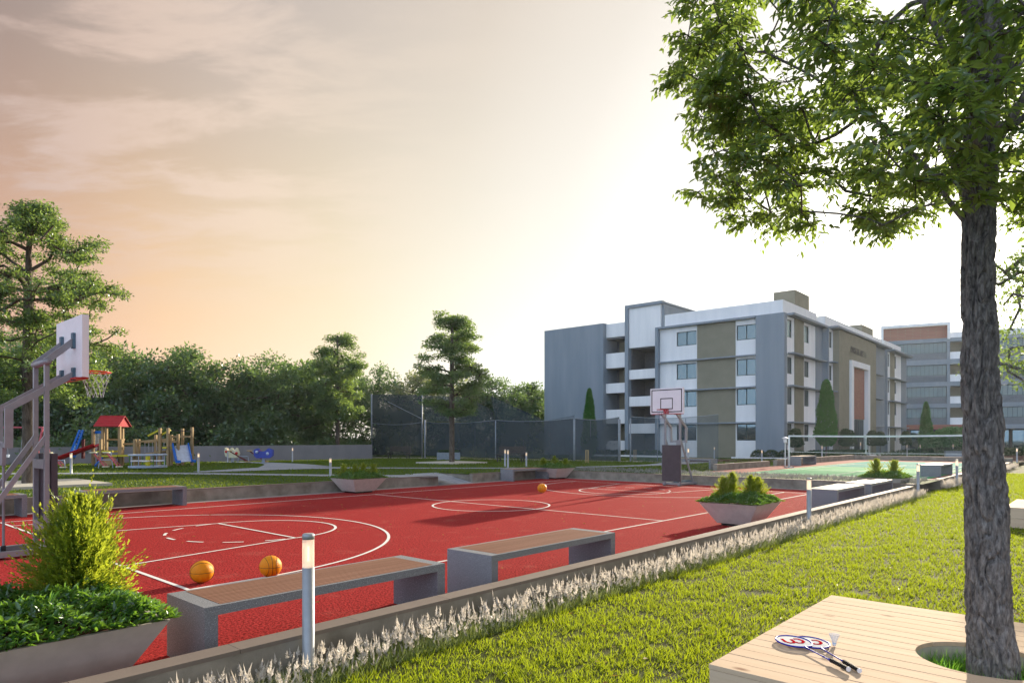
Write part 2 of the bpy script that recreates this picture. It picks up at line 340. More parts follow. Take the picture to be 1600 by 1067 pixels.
def dup(src, loc, rz=0.0, label=None, scale=None, group=None):
    c = copy_tree(src); c.location = loc; c.rotation_euler = (0, 0, rz)
    if label: c['label'] = label
    if group: c['group'] = group
    if scale: c.scale = (scale,) * 3 if isinstance(scale, (int, float)) else scale
    return c
def nrm(a): return a / np.maximum(np.linalg.norm(a, axis=1, keepdims=True), 1e-9)
def fast_mesh(name, V, F, mat, parent=None, smooth=False):
    V = np.asarray(V, np.float32); F = np.asarray(F, np.int32); me = bpy.data.meshes.new(name); k = F.shape[1]
    me.vertices.add(len(V)); me.vertices.foreach_set('co', V.ravel()); me.loops.add(F.size); me.loops.foreach_set('vertex_index', F.ravel())
    me.polygons.add(len(F)); me.polygons.foreach_set('loop_start', np.arange(0, F.size, k, dtype=np.int32)); me.polygons.foreach_set('loop_total', np.full(len(F), k, np.int32))
    if smooth: me.polygons.foreach_set('use_smooth', np.ones(len(F), bool))
    me.materials.append(mat); me.update(calc_edges=True); o = bpy.data.objects.new(name, me); COL.objects.link(o)
    if parent: o.parent = parent
    return o
def leaves(name, P, D, N, L, W, mat, parent=None, shape='rhomb', flag=True):
    D = nrm(D); S = nrm(np.cross(D, N)); N = np.cross(S, D); L = np.asarray(L).reshape(-1, 1) * np.ones((len(P), 1)); W = np.asarray(W).reshape(-1, 1) * np.ones((len(P), 1)); n = len(P)
    if shape == 'rhomb':
        V = np.stack([P, P + D * L * .45 - S * W / 2, P + D * L, P + D * L * .45 + S * W / 2], 1).reshape(-1, 3); F = np.arange(4 * n).reshape(n, 4)
    elif shape == 'blade':
        V = np.stack([P - S * W / 2, P + S * W / 2, P + D * L + N * L * .0], 1).reshape(-1, 3); F = np.arange(3 * n).reshape(n, 3)
    else:
        up = N * W * .14
        V = np.stack([P, P + D * L * .28 - S * W * .45 + up, P + D * L * .62 - S * W * .40 + up, P + D * L - N * L * .08, P + D * L * .62 + S * W * .40 + up, P + D * L * .28 + S * W * .45 + up], 1).reshape(-1, 3)
        b = (np.arange(n) * 6)[:, None]; F = np.concatenate([b + np.array([[0, 1, 2, 3]]), b + np.array([[0, 3, 4, 5]])], 0)
    o = fast_mesh(name, V, F, mat, parent)
    if flag: o['kind'] = 'stuff'
    return o

# court frame (s along the long side, t across it)
AX = Vector((.66700, .74506, 0)); BX = Vector((-.74500, .66710, 0)); O0 = Vector((-3.123, 7.170, 0)); TH = math.atan2(AX.y, AX.x)
def C(s, t, z=0.0): v = O0 + AX * s + BX * t; return Vector((v.x, v.y, z))
def Cf(s, t, z): v = O0 + AX * s + BX * t; return (v.x, v.y, z)
def toST(x, y): dx = x - O0.x; dy = y - O0.y; return dx * AX.x + dy * AX.y, dx * BX.x + dy * BX.y
def gz(Y): return .33 * min(max((60 - Y) / 25, 0), 1)

# ------------------------------------------------------------------ setting: ground, court, paths
g = MB(); g.quad((-1500, -400, -.12), (1500, -400, -.12), (1500, 2500, -.12), (-1500, 2500, -.12)); struct(g.build('ground', M['ground']))
g = MB(Cf); g.quad((-25, -60, 0), (95, -60, 0), (95, -2.58, 0), (-25, -2.58, 0)); struct(g.build('lawn', M['lawn']))
g = MB(Cf); g.quad((-14, -2.45, 0), (20.85, -2.45, 0), (20.85, 12.05, 0), (-14, 12.05, 0)); struct(g.build('court_surface', M['court']))
g = MB(Cf); g.quad((-14, 11.62, .004), (20.8, 11.62, .004), (20.8, 12.0, .004), (-14, 12.0, .004)); g.quad((20.45, -2.4, .004), (20.8, -2.4, .004), (20.8, 11.62, .004), (20.45, 11.62, .004)); struct(g.build('gutter_strip', M['gutter']))
def strip(mb, p, q, w, z):
    p = Vector(p); q = Vector(q); d = (q - p).normalized(); n = Vector((-d.y, d.x)) * w / 2
    mb.add([(*(p - n), z), (*(q - n), z), (*(q + n), z), (*(p + n), z)], [(0, 1, 2, 3)])
def arc(mb, c, r, a0, a1, w, z, n=48):
    vs = []; 
    for i in range(n + 1):
        a = a0 + (a1 - a0) * i / n
        for rr in (r - w / 2, r + w / 2): vs.append((c[0] + rr * math.cos(a), c[1] + rr * math.sin(a), z))
    mb.add(vs, [(2 * i, 2 * i + 1, 2 * i + 3, 2 * i + 2) for i in range(n)])
g = MB(Cf); LW = .052; CL, CW = 19.1, 10.2; Z = .005
for p, q in (((-LW / 2, 0), (CL + LW / 2, 0)), ((-LW / 2, CW), (CL + LW / 2, CW)), ((0, LW / 2), (0, CW - LW / 2)), ((CL, LW / 2), (CL, CW - LW / 2)), ((CL / 2, LW / 2), (CL / 2, CW - LW / 2))): strip(g, p, q, LW, Z)
arc(g, (CL / 2, CW / 2), 1.545, 0, 2 * PI, LW, Z + .002, 72)
for m in (0, 1):
    X = (lambda s: s) if m == 0 else (lambda s: CL - s)
    a0, a1 = (-PI / 2, PI / 2) if m == 0 else (PI / 2, 3 * PI / 2)
    strip(g, (X(LW / 2), .85), (X(.8), .85), LW, Z + .001); strip(g, (X(LW / 2), CW - .85), (X(.8), CW - .85), LW, Z + .001)
    arc(g, (X(.8), CW / 2), CW / 2 - .85, a0, a1, LW, Z + .001, 80)
    strip(g, (X(LW / 2), 3.02), (X(2.97), 3.62), LW, Z + .0015); strip(g, (X(LW / 2), 7.20), (X(2.97), 6.64), LW, Z + .0015); strip(g, (X(2.97), 3.6), (X(2.97), 6.66), LW, Z + .003)
    arc(g, (X(2.97), 5.13), 1.52, a0, a1, LW, Z + .0022, 48)
    for k in range(7):
        c0 = PI / 2 + PI * (k + .22) / 7; c1 = PI / 2 + PI * (k + .72) / 7
        if m: c0 -= PI; c1 -= PI
        arc(g, (X(2.97), 5.13), 1.52, c0, c1, LW, Z + .0022, 6)
struct(g.build('court_lines', M['line'], recalc=False))
# raised lawn beyond the court: grid sheet with the court cut out
def inplat(s, t): return (t > 12.2 or s > 21.0) and t > -2.75
V = []; idx = {}; F = []
ss = [-30 + i * 2 for i in range(25)]; ss = sorted(set([x for x in ss if x < 20] + [21.0] + [22 + i * 2 for i in range(48)])); ss = sorted(set(ss + [13.85, 15.7, 23.8])); tt = sorted(set([-2.75, 0, 3, 6, 9, 12.2, 14.0] + [14 + i * 2 for i in range(46)]))
for i, s in enumerate(ss):
    for j, t in enumerate(tt):
        p = C(s, t); idx[i, j] = len(V); V.append((p.x, p.y, gz(p.y)))
for i in range(len(ss) - 1):
    for j in range(len(tt) - 1):
        sm = (ss[i] + ss[i + 1]) / 2; tm = (tt[j] + tt[j + 1]) / 2
        if inplat(sm, tm) and not (23.8 < sm < 47 and tm < 6) and not (13.85 < sm < 15.7 and 12.2 < tm < 14): F.append((idx[i, j], idx[i + 1, j], idx[i + 1, j + 1], idx[i, j + 1]))
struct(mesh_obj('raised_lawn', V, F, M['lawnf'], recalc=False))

PATHS = []
def ribbon(name, pts, w, mat, lift=.012):
    """a path draped on the raised lawn: pts are plan positions, w the widths"""
    P = [Vector(p) for p in pts]; Q = []; W = []
    for i in range(len(P) - 1):
        p0 = P[max(i - 1, 0)]; p1 = P[i]; p2 = P[i + 1]; p3 = P[min(i + 2, len(P) - 1)]
        for k in range(6):
            u = k / 6; Q.append(.5 * ((2 * p1) + (-p0 + p2) * u + (2 * p0 - 5 * p1 + 4 * p2 - p3) * u * u + (-p0 + 3 * p1 - 3 * p2 + p3) * u ** 3)); W.append(w[i] * (1 - u) + w[i + 1] * u)
    Q.append(P[-1]); W.append(w[-1]); vs = []; fs = []; PATHS.extend([(q.x, q.y, ww / 2 + .04) for q, ww in zip(Q, W)])
    for i, p in enumerate(Q):
        d = (Q[min(i + 1, len(Q) - 1)] - Q[max(i - 1, 0)]).normalized(); n = Vector((-d.y, d.x)) * W[i] / 2
        for e in (p - n, p + n): vs.append((e.x, e.y, gz(e.y) + lift))
    for i in range(len(Q) - 1): fs.append((2 * i, 2 * i + 1, 2 * i + 3, 2 * i + 2))
    return struct(mesh_obj(name, vs, fs, mat))
ribbon('path', [(-40, 26.5), (-20.6, 27.3), (-14.7, 27.6), (-8.0, 26.2), (-5.2, 25.6), (-3.7, 25.6), (-2.9, 26.4)], [1.1] * 4 + [1.3, 1.8, 2.2], M['pave'], .012)
ribbon('path', [(-13.5, 28.6), (-12.4, 30.2), (-10.9, 32.4), (-7.4, 32.6), (-1.2, 32.4), (3.2, 33.4), (8.6, 38), (15, 52)], [.8, 2.0, 3.2, 1.0, .9, .9, 1.6, 4.5], M['pave'], .018)
ribbon('path', [(-34, 47.8), (-21.1, 46.2), (-14.6, 40.8), (-10.9, 33.6)], [1.0, 1.0, 1.6, 3.6], M['pave'], .024)
g = MB()
pts = [(12, 45), (40, 45), (64, 78), (30, 62), (23.5, 58.4), (16, 60)]
g.add([(x, y, gz(y) + .03) for x, y in pts], [tuple(range(6))]); struct(g.build('bare_soil', M['soil']))
g = MB(Cf); g.quad((23.9, -2.6, .336), (47, -2.6, .336), (47, 6.0, .336), (23.9, 6.0, .336)); struct(g.build('badminton_apron', M['apron']))
g = MB(Cf); g.quad((24.1, -2.35, .340), (44, -2.35, .340), (44, 4.3, .340), (24.1, 4.3, .340)); struct(g.build('badminton_court_surface', M['green']))
g = MB(Cf); g.quad((33.5, -2.2, .344), (43.8, -2.2, .344), (43.8, 4.1, .344), (33.5, 4.1, .344)); struct(g.build('badminton_court_far_shade', M['teal_shade']))  # darker blue-green sheet: shade painted over the far part of the court
g = MB(Cf)
for t in (-2.05, -1.6, .98, 3.55, 4.0): strip(g, (24.4, t), (37.6, t), .05, .349)
for s in (24.4, 25.1, 28.7, 32.6, 36.9, 37.6): strip(g, (s, -2.05), (s, 4.0), .05, .350)
struct(g.build('badminton_court_lines', M['line']))

g = MB(Cf); zr = gz(C(14.8, 14).y) + .014
g.add([(13.85, 12.0, .002), (15.7, 12.0, .002), (15.7, 14.05, zr), (13.85, 14.05, zr), (13.85, 12.0, -.1), (15.7, 12.0, -.1), (15.7, 14.05, -.1), (13.85, 14.05, -.1)], [(0, 1, 2, 3), (4, 5, 6, 7), (1, 2, 6, 5), (0, 3, 7, 4)]); struct(g.build('path', M['pave']))
g = MB(Cf); g.box(13.79, 13.85, 12.19, 14.05, -.1, .31); g.box(15.70, 15.76, 12.19, 14.05, -.1, .31); struct(g.build('path_edging', M['concd']))
# kerbs: each wall a thing (wall > coping slabs)
def kerb(label, s0, s1, t0, t1, h, top=.045, over=.0, along='s', n=8, z0=-.05):
    k = empty('low_wall', label, 'wall', C(s0, t0), TH)
    MB().box(0, s1 - s0, 0, t1 - t0, z0, h - top).build('wall_body', M['concd'], k)
    L = (s1 - s0) if along == 's' else (t1 - t0); first = None; w = L / n
    for i in range(n):
        if first is None:
            m = MB()
            if along == 's': m.box(.002, w - .002, -over, t1 - t0 + over, h - top, h)
            else: m.box(-over, s1 - s0 + over, .002, w - .002, h - top, h)
            o = first = m.build('coping_stone', M['coping'], k)
        else: o = first.copy(); COL.objects.link(o); o.parent = k
        o.location = (i * w, 0, 0) if along == 's' else (0, i * w, 0)
    return k
kerb('long low concrete kerb with brown stone coping between white plumes and red court', -9, 20.8, -2.58, -2.40, .28, .03, .004, n=30)
kerb('low concrete kerb on the far side of the red court, left of the path opening', -14, 13.85, 12.0, 12.18, .36, .03, n=28)
kerb('short concrete kerb behind the far bench, right of the path opening', 15.7, 20.8, 12.0, 12.18, .36, .03, n=5)
kerb('concrete kerb closing the right end of the red court behind the hoop', 20.8, 20.98, -2.58, 12.18, .34, .03, along='t', n=14)
kerb('sunlit kerb along the right side of the green badminton court', 23.9, 47, -2.78, -2.6, .37, .03, n=22)
kerb('kerb facing the red court in front of the green badminton court', 23.72, 23.9, -2.78, 6.0, .345, .03, along='t', n=8)
kerb('concrete wall behind the green badminton court', 47.0, 47.2, -2.78, 7, .62, .03, along='t', n=8)
kerb('concrete wall left of the green court beside the brown soil', 32.5, 46.9, 6.0, 6.2, .66, .03, n=10)
kerb('short piece of wall left of the badminton net by the blue path', 25.2, 31.5, 6.0, 6.2, .62, .03, n=5)

# ------------------------------------------------------------------ benches
def make_bench(L, Wd, H, slatm, label, ns=14):
    b = empty('slab_bench', label, 'bench')
    st = .10; MG = .0055
    for i, x in enumerate((0, L - st)):
        MB().box(x, x + st, 0, Wd, 0, H - .07).build('leg', M['terrazzo'], b)
    m = MB(); m.box(0, st + .03, 0, Wd, H - .07, H); m.box(L - st - .03, L, 0, Wd, H - .07, H)
    m.box(st + .03, L - st - .03, 0, .035, H - .07, H); m.box(st + .03, L - st - .03, Wd - .035, Wd, H - .07, H); m.box(st + .03, L - st - .03, .035, Wd - .035, H - .07, H - .03)
    fr = m.build('frame', M['terrazzo'], b)
    w = (Wd - .07) / ns; first = None
    for i in range(ns):
        if first is None: o = first = MB().box(st + .032, L - st - .032, MG, w - MG, H - .03, H + .002).build('slat', slatm, b)
        else: o = first.copy(); COL.objects.link(o); o.parent = b
        o.location = (0, .035 + i * w, 0)
    return b
bench = make_bench(2.4, .70, .5, M['slat'], 'brown slatted granite bench beside the big planter, nearest to the camera')
bench.location = C(-1.10, -2.12); bench.rotation_euler.z = TH; bench['group'] = 'slatted benches around the courts'
def bch(s, t, label, z=0, rz=0, sc=1.0): return dup(bench, C(s, t, z), TH + rz, label, sc, 'slatted benches around the courts')
bch(1.92, -2.18, 'second granite bench from the left along the near kerb, right of the tall bollard')
bch(1.75, 11.1, 'granite bench against the far kerb in front of the white tree slab')
bch(17.3, 11.25, 'granite bench against the far kerb beside the corner planter', rz=0)
bch(-1.75, 11.1, 'granite bench seen through the frame of the left basketball hoop')
pb = make_bench(2.55, .70, .5, M['slatp'], 'sunlit pale topped bench right of the four conifer planter')
pb.location = C(14.35, -2.12); pb.rotation_euler.z = TH; pb['group'] = 'pale topped benches by the courts'
def pbch(s, t, label, z=0, rz=0, sc=1.0): return dup(pb, C(s, t, z), TH + rz, label, sc, 'pale topped benches by the courts')
pbch(17.45, -2.14, 'pale topped bench just left of the two conifer planter')
pbch(25.95, 9.2, 'pale topped bench on the grass beyond the right hoop', .33, -PI / 2)
pbch(33.6, 5.15, 'bench left of the green court under the badminton net', .33)
pbch(25.9, -2.45, 'bench with glaring sunlit top at the near corner of the green court', .34, 0, (1.0, .95, .9))
pbch(44.2, -2.4, 'small distant bench just right of the big tree trunk', .34)

# ------------------------------------------------------------------ planters
rng = np.random.default_rng(7)
def ellip(n, c, r, shell=0.0):
    d = nrm(rng.normal(size=(n, 3))); k = rng.random(n) ** (1 / 3.) * (1 - shell) + shell
    return np.array(c) + d * k[:, None] * np.array(r), d
def conifer_mesh(h, r, n, seed, L=.09, W=.02):
    """feathery sprays: short branches leaving the axis, each set with small leaflets on both sides"""
    rg = np.random.default_rng(seed); k = 26; nb = max(20, int(n * 3.0 / k)); z0 = h * rg.beta(1.0, 1.35, nb) * .97; a = rg.random(nb) * 2 * PI
    lump = 1 + .25 * np.sin(a * 3 + z0 / h * 8 + seed) + .15 * rg.normal(size=nb); Rb = r * 1.15 * (1 - z0 / h) ** 1.25 * np.clip(lump, .45, 1.4) * (1 - .30 * np.exp(-z0 / (h * .07))) + .012
    dr = nrm(np.stack([np.cos(a), np.sin(a), .12 + .35 * rg.random(nb) + 2.2 * (z0 / h) ** 1.2], 1) + rg.normal(size=(nb, 3)) * .12); lenb = Rb / np.maximum(np.linalg.norm(dr[:, :2], axis=1), .3)
    B = np.stack([np.zeros(nb), np.zeros(nb), z0], 1); side = nrm(np.cross(dr, rg.normal(size=(nb, 3)) + [0, 0, .3])); nor = np.cross(dr, side)
    Ps, Ds, Ns, Ls = [], [], [], []
    for i in range(k):
        u = .10 + .80 * (i + rg.random(nb)) / k; sg = 1 if i % 2 else -1; curve = (u ** 2)[:, None] * np.array([0, 0, .12]) * lenb[:, None]
        Ps.append(B + dr * (lenb * u)[:, None] + curve + rg.normal(size=(nb, 3)) * .004); Ds.append(dr * .9 + side * sg * .75 * (1.15 - u)[:, None] + nor * rg.normal(size=(nb, 1)) * .35 + np.array([0, 0, .25])); Ns.append(nor + rg.normal(size=(nb, 3)) * .4); Ls.append(L * .46 * (1.25 - .55 * u) * rg.uniform(.7, 1.25, nb))
    Lc = np.concatenate(Ls); return np.concatenate(Ps), np.concatenate(Ds), np.concatenate(Ns), Lc, Lc * .36
def make_conifer(h, r, n, seed, label, loc, L=.09, W=.02):
    e = empty('conifer_shrub', label, 'shrub', loc, 0, 'yellow green conifers in the planters')
    MB().tube([(0, 0, 0), (0, 0, h * .5), (0.01, 0, h * .9)], [.022, .014, .005], 6).build('trunk', M['barks'], e)
    leaves('foliage', *conifer_mesh(h, r, n, seed, L, W), M['conif'], e); return e
def make_planter(lx, ly, h, label, loc, inset=.24, n=2600, size=.05, notch=False, pot=None):
    """rim centred on loc"""
    e = empty('planter', label, 'planter', loc, TH, 'splayed concrete planters'); m = MB()
    def ring(x, y, z): return [(-x, -y, z), (x, -y, z), (x, y, z), (-x, y, z)]
    X, Y = lx / 2, ly / 2
    vs = ring(X - inset, Y - inset, .05) + ring(X, Y, h) + ring(X - .035, Y - .035, h) + ring(X - .06, Y - .06, h - .08)
    fs = [(3, 2, 1, 0)] + [(k * 4 + i, k * 4 + (i + 1) % 4, k * 4 + 4 + (i + 1) % 4, k * 4 + 4 + i) for k in range(3) for i in range(4)]
    m.add(vs, fs); m.build('pot', M['pot'], e); MB().box(-X + inset + .06, X - inset - .06, -Y + inset + .06, Y - inset - .06, 0, .05).build('foot', M['dark'], e)
    m = MB(); m.quad(*[(x, y, h - .07) for x, y, _ in ring(X - .06, Y - .06, 0)]); m.build('soil', M['soil'], e)
    c = empty('ground_cover_plant', 'leafy ground cover in the ' + label.replace('concrete ', '').replace('splayed ', '').replace('at the right end of', 'right end,'), 'plant', (loc[0], loc[1], h), TH, 'ground cover in the planters')
    P = np.stack([(rng.random(n) * 2 - 1) * (X + .03), (rng.random(n) * 2 - 1) * (Y + .03), np.zeros(n)], 1)
    bumpy = .05 * np.sin(P[:, 0] * 9) * np.cos(P[:, 1] * 8) + .05 * np.sin(P[:, 0] * 17 + 2 + P[:, 1] * 13)
    edge = np.minimum(X - np.abs(P[:, 0]), Y - np.abs(P[:, 1])); top = .02 + .12 * np.clip(edge / .25, 0, 1) + np.maximum(bumpy, -.05) * np.clip(edge / .15 + .3, 0, 1)
    P[:, 2] = top * (1 - .5 * rng.random(n) ** 2)
    D = rng.normal(size=(n, 3)) * .8; D[:, 2] = np.abs(D[:, 2]) * .6 + .25; D[:, 0] += P[:, 0] / X * .4; D[:, 1] += P[:, 1] / Y * .5
    N = rng.normal(size=(n, 3)) * .5; N[:, 2] += 1; s = .7 + .7 * rng.random(n)
    leaves('foliage', P, D, N, size * s, size * .38 * s, M['cover'], c, 'leaf')
    return e
PL = {}
ppos = dict(pl0=(-2.65, -1.52), pl1=(10.0, -1.50), plf=(9.75, 11.35), plc=(20.15, 11.3), plR=(21.65, -1.55))
c = C(*ppos['pl0']); make_planter(2.6, 1.25, .47, 'big splayed concrete planter in the near left corner', c, .24, 15000, .062)
c = C(*ppos['pl1']); make_planter(1.25, 1.2, .47, 'concrete planter with four conifers by the near kerb', c, .27, 6000, .055)
c = C(*ppos['plf']); make_planter(1.3, 1.3, .47, 'concrete planter with four conifers at the far kerb', c, .27, 3600, .07)
c = C(*ppos['plc']); make_planter(1.3, 1.3, .47, 'concrete planter with three conifers in the far corner', c, .27, 3000, .08)
c = C(*ppos['plR']); make_planter(1.3, 1.25, .47, 'concrete planter with two conifers at the right end of the near kerb', c, .27, 4000, .07)
def cpos(k, ds, dt): s, t = ppos[k]; return C(s + ds, t + dt, .45)
make_conifer(.84, .40, 10500, 1, 'large yellow green conifer in the big near planter', cpos('pl0', .98, .30), .095, .022)
make_conifer(.74, .28, 5200, 2, 'conifer cut off by the left picture edge in the big near planter', cpos('pl0', .22, .42), .095, .022)
for i, (ds, dt, h) in enumerate(((-.30, .22, .47), (-.02, .16, .55), (.10, -.18, .50), (.36, -.22, .45))):
    make_conifer(h + .04, .235, 2600, 10 + i, ('leftmost', 'second and tallest', 'third from the left', 'rightmost')[i] + ' conifer in the planter right of the second near bench', cpos('pl1', ds, dt), .07, .018)
for i, (ds, dt) in enumerate(((-.40, .25), (-.05, .12), (.2, 0), (.42, -.25))):
    make_conifer(.44 + .05 * (i == 2), .24, 1200, 20 + i, ('leftmost', 'second from left', 'third and tallest', 'rightmost')[i] + ' small conifer in the far kerb planter', cpos('plf', ds, dt), .08, .022)
for i, (ds, dt) in enumerate(((-.35, .35), (0, 0), (.35, -.35))):
    make_conifer((.42, .52, .40)[i], .24, 1100, 30 + i, ('left', 'middle tallest', 'right')[i] + ' small conifer in the far corner planter', cpos('plc', ds, dt), .09, .024)
for i, (ds, dt) in enumerate(((-.25, .22), (.25, -.22))):
    make_conifer((.62, .56)[i], .31, 2000, 40 + i, ('left', 'right')[i] + ' one of two conifers in the planter at the right end', cpos('plR', ds, dt), .09, .024)
def box_planter(x, y, w, d, h, rz, label):
    z = gz(y); e = empty('box_planter', label, 'planter', (x, y, z), rz, 'grey box planters'); MB().box(-w / 2, w / 2, -d / 2, d / 2, 0, h).build('box', M['b_slab'], e)
    c = empty('low_shrub', 'clipped shrub in the ' + label, 'shrub', (x, y, z + h), rz, 'shrubs in box planters'); n = 900
    P = np.stack([(rng.random(n) - .5) * w * .9, (rng.random(n) - .5) * d * .9, rng.random(n) * .16], 1); leaves('foliage', P, rng.normal(size=(n, 3)) + [0, 0, .6], rng.normal(size=(n, 3)), .10, .06, M['hedge'], c)
box_planter(-5.1, 53.5, 1.85, .9, .60, .1, 'grey box planter behind the slim tree in front of the net')
box_planter(29.6, 56.5, 1.3, 1.0, .62, TH, 'grey box planter before the portal of the school')
box_planter(43, 64, 2.4, 1.0, .62, -.45, 'long grey box planter seen through the right half of the net')

# ------------------------------------------------------------------ bollards
def make_bollard():
    b = empty('bollard_light', 'tall lit bollard in the foreground before the nearest bench', 'bollard'); r = .044
    MB().lathe([(0, 0), (r + .002, 0), (r + .002, .015), (r, .02), (r, .80), (0, .80)], 20).build('post', M['bol'], b, True)
    MB().lathe([(r - .001, .80), (r - .001, 1.01)], 20).build('lens', M['lens'], b, True)
    MB().tube([(0, 0, .845), (0, 0, .955)], .008, 8).build('lamp_tube', M['lampon'], b)
    MB().lathe([(0, 1.008), (r, 1.008), (r, 1.042), (r - .006, 1.05), (0, 1.05)], 20).build('cap', M['bol'], b, True); return b
def lensmat():
    m, t, out = newmat('frosted_lens')
    d = t.node('ShaderNodeBsdfTranslucent', i_Color=(.8, .72, .66, 1)); d2 = t.node('ShaderNodeBsdfDiffuse', i_Color=(.7, .66, .63, 1)); tr = t.node('ShaderNodeBsdfTransparent', i_Color=(1, .95, .9, 1)); e = t.node('ShaderNodeEmission', i_Color=(1, .70, .50, 1), i_Strength=.10)
    a = t.node('ShaderNodeMixShader', i_0=.5, i_1=d.outputs[0], i_2=d2.outputs[0]); b = t.node('ShaderNodeMixShader', i_0=.38, i_1=a.outputs[0], i_2=tr.outputs[0]); c = t.node('ShaderNodeAddShader'); t.l.new(b.outputs[0], c.inputs[0]); t.l.new(e.outputs[0], c.inputs[1]); t.l.new(c.outputs[0], out.inputs[0]); return m
M['lens'] = lensmat()
bol = make_bollard(); bol.location = C(-.58, -2.68); bol['group'] = 'lit bollards'
for (x, y, h, lab) in (
    (*C(10.47, -2.70).xy, .99, 'lit bollard in front of the planter with four conifers'),
    (*C(20.5, -2.72).xy, .99, 'lit bollard at the right end of the white plume border'),
    (16.63, 24.9, 1.0, 'lit bollard beside the glaring bench at the green court corner'),
    (33.5, 44.2, .95, 'distant lit bollard on the lawn right of the big trunk'),
    (-18.07, 27.3, .85, 'lit bollard in front of the red slide'), (-13.27, 28.2, .85, 'lit bollard by the path right of the blue slide'),
    (-18.29, 42.88, 1.0, 'small lit bollard in front of the wall beside the spring riders'), (-14.76, 44.8, 1.0, 'small lit bollard left of the first slim tree'),
    (-6.65, 24.4, .74, 'lit bollard standing behind the far kerb planter'), (-.36, 34.38, .9, 'left one of the close pair of lit bollards behind the far bench'),
    (-.20, 32.8, .9, 'right one of the close pair of lit bollards behind the far bench'), (.74, 34.38, .75, 'single lit bollard between the far bench and the corner planter'),
    (8.62, 32.6, 1.0, 'lit bollard just right of the right basketball hoop'), (16.27, 53.6, 1.05, 'lit bollard before the olive wall panel'),
    (15.42, 41.11, .85, 'lit bollard before the blue grey corner pier'), (23.37, 60.0, 1.05, 'small lit bollard over the round hedge at the building corner'),
    (22.9, 49.2, 1.15, 'lit bollard under the tall cypress'), (26.6, 56.7, 1.5, 'small bollard light just right of the tall cypress'),
    (30.5, 58.3, 1.5, 'small bollard light on the box planter at the portal'), (42.5, 64.2, 1.3, 'bollard light above the long grey box planter'),
    (46, 67, 1.2, 'bollard light just right of the right net post'), (39.5, 66.6, 1.2, 'left one of two tiny bollard lights behind the net'), (43.2, 70.5, 1.2, 'right one of two tiny bollard lights behind the net')):
    s, t = toST(x, y); z = 0 if t < -2.6 else gz(y)
    dup(bol, (x, y, z), 0, lab, (1, 1, h / 1.05), 'lit bollards')

